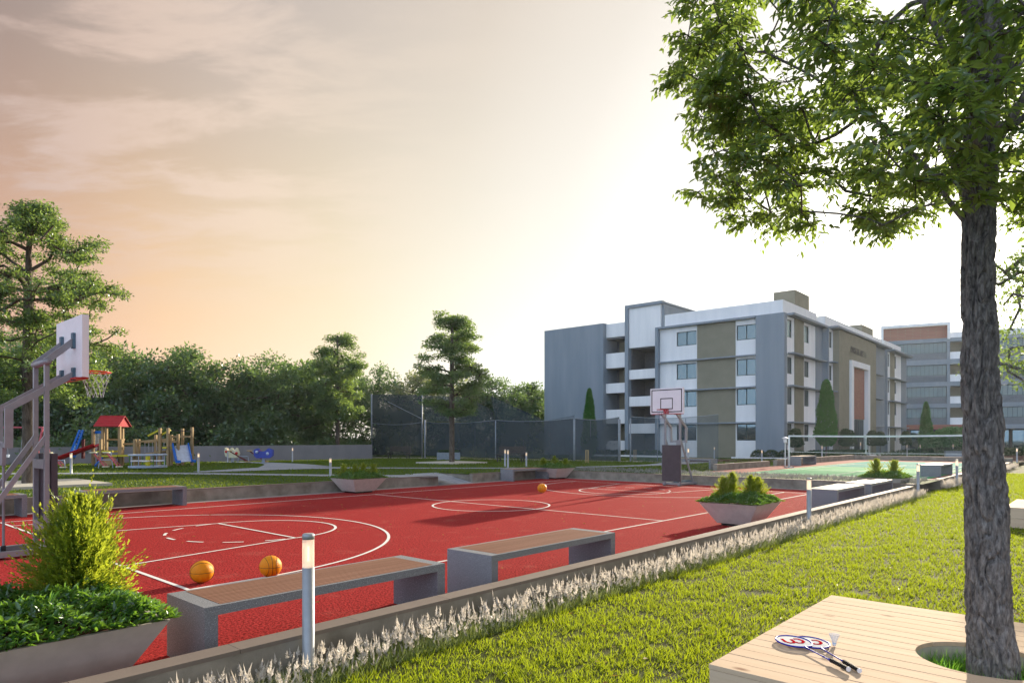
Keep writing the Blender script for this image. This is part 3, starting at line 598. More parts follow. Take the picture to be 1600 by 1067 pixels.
# ------------------------------------------------------------------ basketball hoops
def make_hoop(label):
    h = empty('basketball_hoop', label, 'basketball hoop'); w = .31; S = M['steel']
    for y in (-w, w):
        MB().box(-.03, .03, y - .038, y + .038, .06, 2.98).build('post', S, h)
        MB().bar((-.02, y, 2.92), (.36, y, 3.28), .055, .09).build('upper_arm', S, h)
        MB().bar((-.50, y, 2.18), (.36, y, 2.76), .055, .09).build('lower_arm', S, h)
        MB().bar((-.47, y - (.02 if y < 0 else -.02), 2.20), (-.47, y, 1.62), .07, .10).build('hanger', S, h)
        MB().bar((.02, y, 1.83), (-1.05, y, .10), .05, .065).build('brace', S, h)
        MB().box(.33, .37, y - .05, y + .05, 3.16, 3.40).build('bracket', M['ballast'], h); MB().box(.33, .37, y - .05, y + .05, 2.66, 2.86).build('bracket', M['ballast'], h)
        MB().box(-1.25, .10, y - .055, y + .055, .03, .11).build('base_rail', S, h)
    MB().tube([(0, -w - .08, 2.92), (0, w + .08, 2.92)], .05, 14).build('pivot_bar', S, h, True)
    for bx_ in ((-.04, .04, -w, w, 1.30, 1.44), (-.04, .04, -w, w, .36, .50), (-1.15, -1.05, -w + .06, w - .06, .035, .105), (-.04, .05, -w + .06, w - .06, .035, .105)): MB().box(*bx_).build('cross_bar', S, h)
    MB().bar((-.62, -w, .80), (-.62, w, .80), .04).build('cross_bar', S, h)
    m = MB(); m.add([(-.50, 0 - .10, 1.72), (-.50, .10, 1.72), (-.50, .06, 1.36), (-.50, -.06, 1.36), (-.45, -.10, 1.72), (-.45, .10, 1.72), (-.45, .06, 1.36), (-.45, -.06, 1.36)], [(0, 1, 2, 3), (4, 5, 6, 7), (0, 1, 5, 4), (1, 2, 6, 5), (2, 3, 7, 6), (3, 0, 4, 7)]); m.bar((-.47, -w, 1.66), (-.47, w, 1.66), .06); m.build('hanger_plate', S, h)
    MB().tube([(-.47, 0, 1.4), (-.47, 0, .16)], .018, 8).build('jack_rod', S, h); MB().tube([(-.47, 0, .16), (-.47, 0, .0)], .03, 8).build('jack_foot', M['iron'], h)
    MB().box(-1.15, -.55, -w + .06, w - .06, .03, .16).build('ballast_plate', M['ballast'], h)
    for (x, y) in ((-1.2, -w), (-1.2, w), (.05, -w), (.05, w)): MB().box(x - .04, x + .04, y - .04, y + .04, 0, .03).build('foot', M['iron'], h)
    MB().box(.05, .13, -.37, .37, .17, 1.53).build('padding', M['panel'], h)
    MB().box(.37, .46, -.68, .68, 2.70, 3.65).build('backboard', M['white'], h)
    f = .462; m = MB()
    def rect(y0, y1, z0, z1, w): 
        m.box(.46, f, y0, y1, z0, z0 + w); m.box(.46, f, y0, y1, z1 - w, z1); m.box(.46, f, y0, y0 + w, z0 + w, z1 - w); m.box(.46, f, y1 - w, y1, z0 + w, z1 - w)
    rect(-.63, .63, 2.75, 3.60, .035); rect(-.26, .26, 2.86, 3.28, .035); m.build('board_marking', M['black'], h)
    MB().box(.30, .47, -.62, .62, 2.675, 2.695).build('board_edge', M['red'], h)
    m = MB(); m.box(.462, .53, -.09, .09, 2.70, 2.86); m.build('rim_mount', M['red'], h)
    RR = .215; cx = .53 + RR
    MB().tube([(cx + RR * math.cos(a), RR * math.sin(a), 2.84) for a in [2 * PI * i / 28 for i in range(28)]], .011, 8, True).build('rim', M['red'], h, True)
    m = MB(); n = 12
    def P(i, k): a = 2 * PI * i / n; r = RR * (1 - .14 * k) if k < 4 else RR * .5; return (cx + r * math.cos(a), r * math.sin(a), 2.83 - .10 * k)
    for k in range(4):
        for i in range(n):
            m.bar(P(i + (k % 2) * .5, k), P(i + .5 + (k % 2) * .5, k + 1), .0042); m.bar(P(i + (k % 2) * .5, k), P(i - .5 + (k % 2) * .5, k + 1), .0042)
    m.build('net', M['netw'], h); return h
hp = make_hoop('left basketball hoop seen from behind, its white board over the playground'); hp.location = C(-.44, 5.2); hp.rotation_euler.z = TH; hp['group'] = 'basketball hoops'
dup(hp, C(CL + .42, 5.15), TH + PI, 'right basketball hoop with white board facing the court in front of the school')

def make_ball(label):
    b = empty('basketball', label, 'ball', (0, 0, 0), 0, 'orange basketballs on the red court'); r = .137
    bm = bmesh.new(); bmesh.ops.create_uvsphere(bm, u_segments=36, v_segments=24, radius=r, matrix=Matrix.Translation((0, 0, r))); me = bpy.data.meshes.new('shell'); bm.to_mesh(me); bm.free()
    me.materials.append(M['ball']); me.polygons.foreach_set('use_smooth', [True] * len(me.polygons)); o = bpy.data.objects.new('shell', me); COL.objects.link(o); o.parent = b
    m = MB(); N = 48
    def ring(f): m.tube([Vector(f(2 * PI * i / N)).normalized() * (r + .0005) + Vector((0, 0, r)) for i in range(N)], .0026, 5, True)
    ring(lambda a: (math.cos(a), math.sin(a), 0)); ring(lambda a: (math.cos(a), 0, math.sin(a)))
    for s in (1, -1): ring(lambda a: (.50 + .42 * math.cos(2 * a) if False else math.cos(a), s * (.62 - .30 * math.cos(a) ** 2), math.sin(a)))
    m.build('seam', M['seam'], b); return b
bb = make_ball('orange basketball casting a shadow by the left court corner'); bb.location = C(.27, 1.12); bb.rotation_euler = (0, 0, 0)
for ch in kids_of(bb): ch.rotation_euler = (0, 0, 0)
bb.location = C(.27, 1.12); bb.rotation_euler = (0, 0, .5)
d = dup(bb, C(1.0, .82), 2.1, 'orange basketball half hidden behind the nearest bench'); d = dup(bb, C(13.58, 6.65), 1.2, 'distant orange basketball near the three point line at the far end')
d.scale = (1.12,) * 3

# ------------------------------------------------------------------ wooden deck with the big tree
DS0, DS1, DT0, DT1 = .51, 2.90, -7.70, -5.32; HC = (1.72, -6.54); HR = .36; DH = .40
def make_deck(label, hole=True):
    e = empty('tree_deck', label, 'deck', C(DS0, DT0), TH, 'square pine decks around trees'); n = 17; w = (DS1 - DS0) / n; L = DT1 - DT0; hx, hy = HC[0] - DS0, HC[1] - DT0; gp = .0048
    for i in range(n):
        x0, x1 = i * w + gp, (i + 1) * w - gp; segs = []
        near = min(abs(x0 - hx), abs(x1 - hx)) if (x0 - hx) * (x1 - hx) > 0 else 0
        if near < HR:
            xs = [x0 + (x1 - x0) * k / 6 for k in range(7)]; hw = lambda x: math.sqrt(max(HR * HR - (x - hx) ** 2, 0))
            segs.append([(x0, 0), (x1, 0)] + [(x, hy - hw(x)) for x in xs[::-1]]); segs.append([(x, hy + hw(x)) for x in xs] + [(x1, L), (x0, L)])
        else: segs.append([(x0, 0), (x1, 0), (x1, L), (x0, L)])
        for sg in segs: MB().prism(sg, DH - .028, DH + random.Random(i).uniform(-.0008, .0008)).build('plank', M['deck'], e)
    m = MB(); t = .02
    for k, (z0, z1) in enumerate(((.0, .185), (.19, DH - .03))):
        for nm, bx in (('b', (t * .4, t, t, L - t)),): pass
        MB().box(.004, .024, .004, L - .004, z0, z1).build('side_board', M['deck'], e); MB().box(DS1 - DS0 - .024, DS1 - DS0 - .004, .004, L - .004, z0, z1).build('side_board', M['deck'], e)
        MB().box(.026, DS1 - DS0 - .026, .004, .024, z0, z1).build('side_board', M['deck'], e); MB().box(.026, DS1 - DS0 - .026, L - .024, L - .004, z0, z1).build('side_board', M['deck'], e)
    m = MB(); m.lathe([(HR + .002, .02), (HR + .002, DH - .03), (HR + .02, DH - .03), (HR + .02, .02)], 48, (hx, hy, 0)); m.build('hole_ring', M['pad'], e); return e
dk = make_deck('pale pine deck with rackets on it around the big tree trunk')
dup(dk, C(13.15, -5.57 - 2.38), TH, 'distant pine deck cut by the right picture edge')

# ------------------------------------------------------------------ trees
def tree_nodes(trunk, clusters, step, seed, sag=.0):
    rg = np.random.default_rng(seed); pos = [np.array(p, float) for p in trunk]; par = [-1] + list(range(len(trunk) - 1)); start = max(1, int(len(trunk) * .30)); tip = []
    cl = sorted(clusters, key=lambda c: np.linalg.norm(np.array(c) - np.array(trunk[-1])))
    for c in cl:
        c = np.array(c, float); A = np.array(pos); d = np.linalg.norm(A - c, axis=1) + np.maximum(A[:, 2] - c[2] + .1 * step, 0) * 1.2; d[:start] += 99; k = int(np.argmin(d)); p = A[k]; L = np.linalg.norm(c - p); n = max(1, int(L / step)); last = k
        side = rg.normal(size=3) * L * .07
        for i in range(1, n + 1):
            u = i / n; q = p * (1 - u) + c * u + side * math.sin(PI * u) + np.array([0, 0, -sag * L * math.sin(PI * u)]) + rg.normal(size=3) * step * .06; pos.append(q); par.append(last); last = len(pos) - 1
        tip.append(last)
    return pos, par, tip
def branch_mesh(pos, par, tip, rt, rb, nt, expo=.45, sides=6, base=None):
    """nt = number of trunk nodes; rt tip radius, rb trunk radius"""
    cnt = np.zeros(len(pos))
    for k in tip:
        while k >= 0: cnt[k] += 1; k = par[k]
    mx = cnt.max(); rad = rt + (rb - rt) * (cnt / mx) ** expo; rad = np.maximum(rad, rt)
    return rad
def seg_mesh(pos, par, rad, lo, sides=6):
    V = []; F = []
    for k in range(lo, len(pos)):
        a = Vector(pos[par[k]]); b = Vector(pos[k]); d = (b - a)
        if d.length < 1e-5: continue
        d.normalize(); u = d.orthogonal().normalized(); v = d.cross(u); n = len(V)
        ra = min(rad[par[k]], rad[k] * 1.35)
        for q, r in ((a - d * ra * .3, ra), (b, rad[k])):
            for i in range(sides): t = 2 * PI * i / sides; V.append(q + (u * math.cos(t) + v * math.sin(t)) * r)
        F += [(n + i, n + (i + 1) % sides, n + sides + (i + 1) % sides, n + sides + i) for i in range(sides)]
    return V, F
def leafset(centers, n_each, rad, seed, droop=.0, flat=1.0, Lf=.1, Wf=.05, orient=.6):
    rg = np.random.default_rng(seed); C0 = np.repeat(np.array(centers), n_each, axis=0); n = len(C0); d = rg.normal(size=(n, 3)); d = nrm(d) * (rg.random((n, 1)) ** .5); rr = np.repeat(np.asarray(rad).reshape(-1) * np.ones(len(centers)), n_each)[:, None]
    off = d * rr * np.array([1, 1, flat]); P = C0 + off; D = off / rr + rg.normal(size=(n, 3)) * orient; D[:, 2] -= droop; N = rg.normal(size=(n, 3)) * .55; N[:, 2] += 1; s = .65 + .7 * rg.random(n); return P, D, N, Lf * s, Wf * s
# --- the big foreground tree
TB = C(HC[0], HC[1], .0); TB = Vector((TB.x + .065, TB.y, 0))
tree = empty('broadleaf_tree', 'big tree with deep furrowed bark rising through the pine deck', 'tree', TB)
def trunk_axis(z):
    k = [(0, .0, 0, .155), (.35, .0, 0, .136), (.7, -.03, 0, .120), (1.2, -.04, 0, .113), (1.7, -.068, 0, .104), (2.2, -.095, 0, .096), (2.8, -.105, 0, .088), (3.4, -.08, .02, .088), (4.2, -.03, .05, .096), (5.0, .02, .08, .07), (6.0, .05, .1, .04)]
    for a, b in zip(k, k[1:]):
        if z <= b[0]:
            u = (z - a[0]) / (b[0] - a[0]); u = u * u * (3 - 2 * u); return tuple(a[i] * (1 - u) + b[i] * u for i in (1, 2, 3))
    return k[-1][1:]
def trunk_mesh():
    na, nz = 190, 620; Zt = 4.6; V = np.zeros((nz, na, 3)); 
    for j in range(nz):
        z = Zt * (j / (nz - 1)) ** 1.0; cx, cy, r = trunk_axis(z)
        for i in range(na):
            a = 2 * PI * i / na; fl = 1 + .22 * math.exp(-z / .16) * (1 + .4 * math.sin(a * 5 + 1)) + .05 * math.sin(a * 3 + z * 1.1) + .03 * math.sin(a * 2 - z * 2.3)
            wx = math.cos(a) * .13; wy = math.sin(a) * .13; tw = z * .16
            p = Vector((wx * 14, wy * 14, z * 2.3)); w1 = noise.noise(Vector((wx * 6, wy * 6, z * 3.2))) * 1.0
            rdg = abs(noise.noise(p + Vector((w1 * 1.6, w1 * 1.4, w1 * 1.1)))); rdg2 = abs(noise.noise(p * 2.1 + Vector((5, 3, w1 * 2)))); fine = noise.noise(Vector((wx * 90, wy * 90, z * 40)))
            h = min(rdg * 4.2, 1) ** .8 * .66 + min(rdg2 * 3.4, 1) * .34
            rr = r * fl * .96 + .034 * (h - .75) + .0035 * fine; V[j, i] = (cx + rr * math.cos(a), cy + rr * math.sin(a), z)
    idx = np.arange(nz * na).reshape(nz, na); A = idx[:-1]; B = idx[1:]; F = np.stack([A, np.roll(A, -1, 1), np.roll(B, -1, 1), B], -1).reshape(-1, 4)
    return fast_mesh('trunk', V.reshape(-1, 3), F, M['bark'], tree, True)
trunk_mesh()
# crown outline as plan/height envelope: (lateral x, lowest z, highest z), tapering with distance from the trunk plane
def crown_clusters():
    rg = np.random.default_rng(5); out = []
    prof = [(-1.74, 3.95, 4.7), (-1.66, 3.55, 5.3), (-1.5, 3.36, 5.8), (-1.3, 3.24, 6.3), (-1.0, 3.08, 6.7), (-.7, 3.04, 7.0), (-.3, 3.03, 7.2), (0, 3.03, 7.3), (.6, 3.1, 7.1), (1.2, 3.4, 6.7), (1.8, 3.8, 6.0), (2.2, 4.3, 5.2)]
    while len(out) < 900:
        dx = rg.uniform(-1.74, 2.2)
        for a, b in zip(prof, prof[1:]):
            if a[0] <= dx <= b[0]: u = (dx - a[0]) / (b[0] - a[0]); lo = a[1] + (b[1] - a[1]) * u; hi = a[2] + (b[2] - a[2]) * u
        z = lo + .10 + (hi - lo) * rg.random() ** 1.45; dy = rg.uniform(-1.9, 1.9); e = (dx / 2.3) ** 2 + (dy / 2.0) ** 2
        if e > 1: continue
        z = z - .10 + (dy * .33 if dy > 0 else dy * .26) * (1 - min((z - lo) / 2.0, 1)); dx *= (4.1 + min(dy, 0)) / 4.1
        if noise.noise(Vector((dx * 1.9, dy * 1.9, z * 2.4))) < .03: continue
        if abs(dx + .1) < .22 and abs(dy) < .25 : continue
        if z < 2.85: continue
        out.append((dx, dy, z))
    return out
CC = crown_clusters()
fork = [trunk_axis(z)[:2] + (z,) for z in (.3, 1.2, 2.2, 2.6, 3.0, 3.4, 3.8, 4.2, 4.6)]
forks = list(fork) + [(.04, .08, 5.1), (.05, .1, 5.7), (.06, .1, 6.3)]
# main limbs leaving the trunk
limbs = [[(-.14, 0, 3.0), (-.35, .1, 3.45), (-.62, .2, 3.8), (-1.0, .3, 4.15), (-1.3, .3, 4.3)], [(-.1, -.05, 3.4), (-.3, -.25, 3.9), (-.55, -.45, 4.4), (-.8, -.6, 5.0)], [(0, 0, 3.9), (.35, -.1, 4.4), (.8, -.1, 4.9), (1.2, 0, 5.3)], [(-.1, 0, 3.2), (-.05, .45, 3.8), (.1, .9, 4.3), (.2, 1.2, 4.9)], [(-.06, 0, 3.6), (.2, -.5, 4.1), (.3, -.9, 4.7)], [(-.12, 0, 3.7), (-.5, .0, 4.6), (-.7, 0, 5.4), (-.8, 0, 6.1)]]
pos = [np.array(p, float) for p in forks]; par = [-1] + list(range(len(forks) - 1))
for lb in limbs:
    k = int(np.argmin([np.linalg.norm(p - np.array(lb[0])) for p in pos[:9]])); last = k
    for p0, p1 in zip(lb, lb[1:]):
        for u in (.5, 1): q = np.array(p0) * (1 - u) + np.array(p1) * u; pos.append(q); par.append(last); last = len(pos) - 1
rg = np.random.default_rng(3); tip = []
for c in sorted(CC, key=lambda c: np.linalg.norm(np.array(c) - np.array((-.1, 0, 4.2)))):
    c = np.array(c); A = np.array(pos); d = np.linalg.norm(A - c, axis=1) + np.maximum(A[:, 2] - c[2], 0) * .5; d[:4] += 99; k = int(np.argmin(d)); p = A[k]; L = np.linalg.norm(c - p); n = max(1, int(L / .14)); last = k; side = rg.normal(size=3) * L * .10
    for i in range(1, n + 1):
        u = i / n; pos.append(p * (1 - u) + c * u + side * math.sin(PI * u)); par.append(last); last = len(pos) - 1
    tip.append(last)
rad = branch_mesh(pos, par, tip, .0035, .085, 9, .72)
Vb, Fb = seg_mesh(pos, par, rad, 9, 7); o = mesh_obj('branches', Vb, Fb, M['bark'], tree, True)
# leaves on twigs: short twigs hanging from each cluster
rg = np.random.default_rng(11); P = []; D = []
tw = []
for c in CC:
    for q in range(11):
        d = rg.normal(size=3); d[2] = d[2] * .4 - .15; d += np.array([c[0] * .35, c[1] * .3, 0]); d /= np.linalg.norm(d); L = rg.uniform(.12, .26); tw.append((np.array(c), np.array(c) + d * L))
        nl = int(rg.integers(6, 10))
        for i in range(nl):
            u = .15 + .85 * i / nl; s = 1 if i % 2 else -1; sd = np.cross(d, [0, 0, 1]); sd /= max(np.linalg.norm(sd), .1)
            P.append(np.array(c) + d * L * u + rg.normal(size=3) * .008); D.append(d * .55 + sd * s * .75 + np.array([0, 0, -.30 - .25 * rg.random()]) + rg.normal(size=3) * .25)
P = np.array(P); D = np.array(D); N = rg.normal(size=P.shape) * .45; N[:, 2] += 1; s = .75 + .5 * rg.random(len(P)); LL = .058 * s; WW = .026 * s
m = MB()
for a, b in tw: m.add([a, a + [.004, 0, .002], b, a + [0, .004, -.002]], [(0, 1, 2), (1, 3, 2), (3, 0, 2)])
m.build('twigs', M['barks'], tree, recalc=False)['kind'] = 'stuff'
camp = np.array([0, 0, 1.75]) - np.array(TB); rel = P - camp; dist = rel[:, 1]; uu = rel[:, 0] / dist; vv = rel[:, 2] / dist
vis = (uu < .77) & (uu > .2) & (vv < .66) & (dist > 1); order = np.argsort(np.where(vis, dist, 99)); sel = order[:300]; rest = np.setdiff1d(np.arange(len(P)), sel)
leaves('foliage', P[rest], D[rest], N[rest], LL[rest], WW[rest], M['leaf'], tree, 'leaf')
lo = leaves('leaf', np.zeros((1, 3)), np.array([[1., 0, 0]]), np.array([[0, 0, 1.]]), [1.0], [.42], M['leaf'], tree, 'leaf', False); first = True
for i in sel:
    o = lo if first else lo.copy()
    if not first: COL.objects.link(o); o.parent = tree
    first = False; x = Vector(D[i]).normalized(); y = Vector(N[i]).cross(x).normalized(); z = x.cross(y); mt = Matrix((x, y, z)).transposed().to_4x4(); o.matrix_local = Matrix.Translation(P[i]) @ mt @ Matrix.Diagonal((LL[i], LL[i], LL[i], 1))
# grass in the deck hole
def tuft_field(name, xy, z, L, W, mat, seed, lean=.45, label=None, kind='stuff', shape='blade'):
    rg = np.random.default_rng(seed); n = len(xy); P = np.column_stack([xy, z if hasattr(z, '__len__') else np.full(n, z)]); D = rg.normal(size=(n, 3)) * lean; D[:, 2] = 1; N = rg.normal(size=(n, 3)); N[:, 2] *= .3
    o = leaves(name, P, D, N, L, W, mat, None, shape, False); o['kind'] = kind
    return o
rg = np.random.default_rng(21); n = 2600; r = HR * np.sqrt(rg.random(n)) * .98; a = rg.random(n) * 2 * PI; hc = C(*HC)
ok = r > .17; xy = np.stack([hc.x + r * np.cos(a), hc.y + r * np.sin(a)], 1)[ok]
o = tuft_field('hole_grass', xy, .235, .07 + .11 * rg.random(len(xy)), .007, M['grassd'], 22, .5); tag(o, 'tall fresh green grass around the foot of the big trunk', 'grass')
g = MB(); g.lathe([(0, .2), (HR, .2)], 32, (hc.x, hc.y, 0)); struct(g.build('tree_pit_soil', M['soil']))

# --- generic trees
def gen_tree(name, label, base, trunk_h, rb, clusters, crad, mat, seed, n_each, Lf, Wf, flat=.6, group=None, step=.5, lean=(0, 0), bark='barks', rt=.012, droop=.1, start=.3):
    e = empty(name, label, 'tree', base, 0, group); T = [(lean[0] * z / trunk_h, lean[1] * z / trunk_h, z) for z in np.linspace(0, trunk_h, 12)]
    pos, par, tip = tree_nodes(T, clusters, step, seed); rad = branch_mesh(pos, par, tip, rt, rb, 12, .5); rad[:12] = np.maximum(rad[:12], rb * np.linspace(1.1, .35, 12)); V, F = seg_mesh(pos, par, rad, 1, 6); mesh_obj('trunk', V, F, M[bark], e, True, recalc=False)
    leaves('crown', *leafset(clusters, n_each, crad, seed + 1, droop, flat, Lf, Wf), M[mat], e); return e
def layered(prof, n, seed, flat_r):
    """prof: list of (z, radius); clusters in tiers"""
    rg = np.random.default_rng(seed); out = []
    zs = np.array([p[0] for p in prof]); rs = np.array([p[1] for p in prof])
    while len(out) < n:
        z = rg.uniform(zs[0], zs[-1]); R0 = np.interp(z, zs, rs); a = rg.random() * 2 * PI; r = R0 * math.sqrt(rg.random()) * .95
        if noise.noise(Vector((math.cos(a) * r * .8, math.sin(a) * r * .8, z * 1.1 + seed))) < -.02: continue
        out.append((r * math.cos(a), r * math.sin(a), z + .10 * r + rg.normal() * .1))
    return out
slim = 'slim layered trees on the far lawn'
gen_tree('slim_tree', 'shorter slim layered tree left of the shade net', (-14.93, 57.0, .03), 10.6, .20, layered([(3.3, 1.6), (4.2, 2.4), (5.5, 2.5), (7.0, 2.0), (7.8, 2.3), (9.2, 1.9), (10.6, .8)], 135, 31, .5), .66, 'leafs', 31, 190, .19, .095, .48, slim, .6)
gen_tree('slim_tree', 'taller slim layered tree in front of the shade net', (-3.71, 41.1, .24), 8.8, .17, layered([(3.0, 1.5), (4.2, 2.2), (5.6, 2.1), (6.3, 2.2), (7.6, 1.7), (9.1, .7)], 150, 37, .5), .50, 'leafs', 37, 180, .15, .075, .42, slim, .5)
gen_tree('layered_tree', 'large layered tree behind the left hoop, cut by the left picture edge', (-14.8, 20.4, .33), 7.2, .17, layered([(2.6, 1.5), (3.4, 2.7), (4.4, 2.9), (5.4, 2.9), (6.4, 2.6), (7.4, 2.0), (8.3, 1.0)], 420, 45, .5), .36, 'leafs', 45, 170, .088, .044, .42, None, .35)
gen_tree('broadleaf_tree', 'tree beyond the big trunk whose low leaves hang in from the right edge', (C(14.4, -6.7).x + .2, C(14.4, -6.7).y, 0), 6.4, .15, [p for p in layered([(3.0, 1.6), (3.8, 2.1), (5.2, 2.1), (6.8, 1.5)], 150, 52, .5)] + [(-1.9, -.3, 3.1), (-2.1, .0, 3.3), (-1.7, -.5, 2.9), (-1.4, -.7, 2.8), (-1.2, -.2, 2.9), (-2.3, .1, 3.2)], .36, 'leaf', 53, 95, .085, .038, .6, None, .35, (0, 0), 'bark', .008, .3)
# --- wood behind the wall: each tree its own
def dome(R0, H0, n, seed):
    rg = np.random.default_rng(seed); out = []
    while len(out) < n:
        d = rg.normal(size=3); d /= np.linalg.norm(d); k = rg.random() ** .35; p = d * k; z = H0 * .50 + p[2] * H0 * .50
        if z < .3: continue
        w = 1 + .28 * noise.noise(Vector((p[0] * 2 + seed, p[1] * 2, p[2] * 2))); out.append((p[0] * R0 * w, p[1] * R0 * w, z * (.92 + .1 * w)))
    return out
wood = [('dark bushy tree of the wood behind the wall, ', 'leafd'), ('paler hazy tree of the wood behind the net, ', 'leafh')]
spec = [ # px-derived plan: x, y, radius, height, kind, place
 (-50, 50, 5.5, 10.0, 0, 'furthest left'), (-41, 51, 5, 9.5, 0, 'just inside the left picture edge'), (-36.5, 54, 5.2, 10.4, 0, 'behind the left hoop'), (-34.6, 49.5, 4.2, 8.2, 0, 'behind the swing frame'), (-30.6, 51, 4.2, 8.3, 0, 'directly behind the red slide'), (-31, 58, 5, 9.4, 0, 'behind the red roofed tower'),
 (-26.2, 51.5, 4.1, 8.8, 0, 'tallest, behind the blue slide'), (-22.4, 54, 3.8, 8.0, 0, 'right of the tallest one'), (-21.6, 61, 4.0, 8.4, 0, 'behind the spring riders'), (-19.2, 59, 3.8, 8.6, 0, 'left of the shorter slim tree'), (-18.8, 69, 4.2, 9.6, 0, 'behind the shorter slim tree'), (-15.6, 77, 4.3, 9.8, 0, 'left end of the tall net'),
 (-10.4, 76, 4.0, 9.6, 1, 'behind the tall net'), (-6, 78, 4.2, 9.0, 1, 'behind the taller slim tree'), (-2.2, 78, 4.2, 8.9, 0, 'right of the taller slim tree'), (1.0, 80, 3.6, 7.8, 0, 'between the net and the school'), (3.4, 84, 3.6, 8.4, 0, 'touching the corner of the school'), (-46, 62, 6, 12, 0, 'in the back row at far left'), (-24, 66, 5, 9.5, 0, 'in back behind the blue slide')]
for i, (x, y, r, h, kd, place) in enumerate(spec):
    gen_tree('wood_tree', wood[kd][0] + place, (x, y, 0), h * .72, .18, dome(r, h, 120, 60 + i), r * .245, wood[kd][1], 60 + i, 140, .29, .155, .75, 'trees of the wood behind the wall', 1.3, rt=.02)

rg = np.random.default_rng(400); n = 60000; wl = np.array([(-50, 16), (-38.5, 29.5), (-31.2, 38.2), (-22.8, 47.6), (-16.4, 56.5), (-16.6, 62), (-14, 71), (6, 84)], float)
k_i = rg.integers(0, 7, n); u = rg.random(n)[:, None]; Pw = wl[k_i] * (1 - u) + wl[k_i + 1] * u + rg.normal(size=(n, 2)) * .8; hh = 2.3 + 1.2 * np.sin(Pw[:, 0] * .9) + .7 * np.sin(Pw[:, 0] * 2.3); zz = hh * rg.random(n) ** .8
o = leaves('undergrowth', np.column_stack([Pw, zz]), rg.normal(size=(n, 3)), rg.normal(size=(n, 3)), .28 * rg.uniform(.6, 1.3, n), .16, M['leafd']); tag(o, 'dark tangled undergrowth along the back of the boundary wall', 'undergrowth')
# ------------------------------------------------------------------ grass blades
PATHX = []
for (x0_, y0_, w0_), (x1_, y1_, w1_) in zip(PATHS, PATHS[1:]):
    L_ = math.hypot(x1_ - x0_, y1_ - y0_)
    if L_ > 9: continue
    for k_ in range(max(1, int(L_ / .25))): u_ = k_ / max(1, int(L_ / .25)); PATHX.append((x0_ + (x1_ - x0_) * u_, y0_ + (y1_ - y0_) * u_, w0_ + (w1_ - w0_) * u_))
PATHX += [(-3.72, 41.1, 1.6), (-15, 57.4, 1.8), (-14.8, 20.3, 1.9), (C(14.8, 13).x, C(14.8, 13).y, 1.0)]
def blades(name, n, rmin, rmax, a0, a1, keep, zf, L, W, mat, seed, label, lean=.5, p=.6):
    rg = np.random.default_rng(seed); u = rg.random(n); e = p; r = (rmin ** e + u * (rmax ** e - rmin ** e)) ** (1 / e); a = a0 + rg.random(n) * (a1 - a0); xy = np.stack([r * np.sin(a), r * np.cos(a)], 1)
    dx = xy[:, 0] - O0.x; dy = xy[:, 1] - O0.y; s = dx * AX.x + dy * AX.y; t = dx * BX.x + dy * BX.y; k = keep(s, t)
    # clumps and bare spots
    nz = np.array([noise.noise(Vector((x * 3.1, y * 3.1, 0))) * .6 + noise.noise(Vector((x * 11, y * 11, 3))) * .5 for x, y in xy[k]]); xy = xy[k]; r = r[k]; s = s[k]; t = t[k]
    kk = nz > -.30
    if zf:
        for px, py, pw in PATHX: kk &= ((xy[:, 0] - px) ** 2 + (xy[:, 1] - py) ** 2) > pw * pw
    xy = xy[kk]; nz = nz[kk]; r = r[kk]; m = len(xy); sc = (1 + .9 * nz) * (.6 + .8 * rg.random(m)); far = (1 + r / 9.)
    z = zf(xy[:, 1]) if zf else np.zeros(m); P = np.column_stack([xy, z - .004]); D = rg.normal(size=(m, 3)) * lean; D[:, 2] = 1; N = rg.normal(size=(m, 3)); N[:, 2] *= .3
    o = leaves(name, P, D, N, L * sc * (1 + r * .015), W * far * (.8 + .4 * rg.random(m)), mat, None, 'blade', False); return tag(o, label, 'grass', None, 'stuff')
deckout = lambda s, t: ~((s > DS0 - .02) & (s < DS1 + .02) & (t < DT1 + .02) & (t > DT0 - .02)) & ~((s > 13.1) & (s < 15.6) & (t > -8) & (t < -5.55))
blades('lawn_grass', 540000, 2.4, 42, R(-33), R(43), lambda s, t: (t < -2.72) & deckout(s, t) & (s > -8), None, .048, .0054, M['grass'], 71, 'sunlit yellow green lawn grass in the foreground', .55, .75)
gzv = lambda Y: .33 * np.clip((60 - Y) / 25, 0, 1)
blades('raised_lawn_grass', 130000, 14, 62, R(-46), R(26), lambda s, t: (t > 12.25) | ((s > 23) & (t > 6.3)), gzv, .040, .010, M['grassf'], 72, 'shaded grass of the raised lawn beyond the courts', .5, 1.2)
# hide blades where a path or slab lies: the paving sheets are lifted above the blade roots; trim by lifting sheets slightly

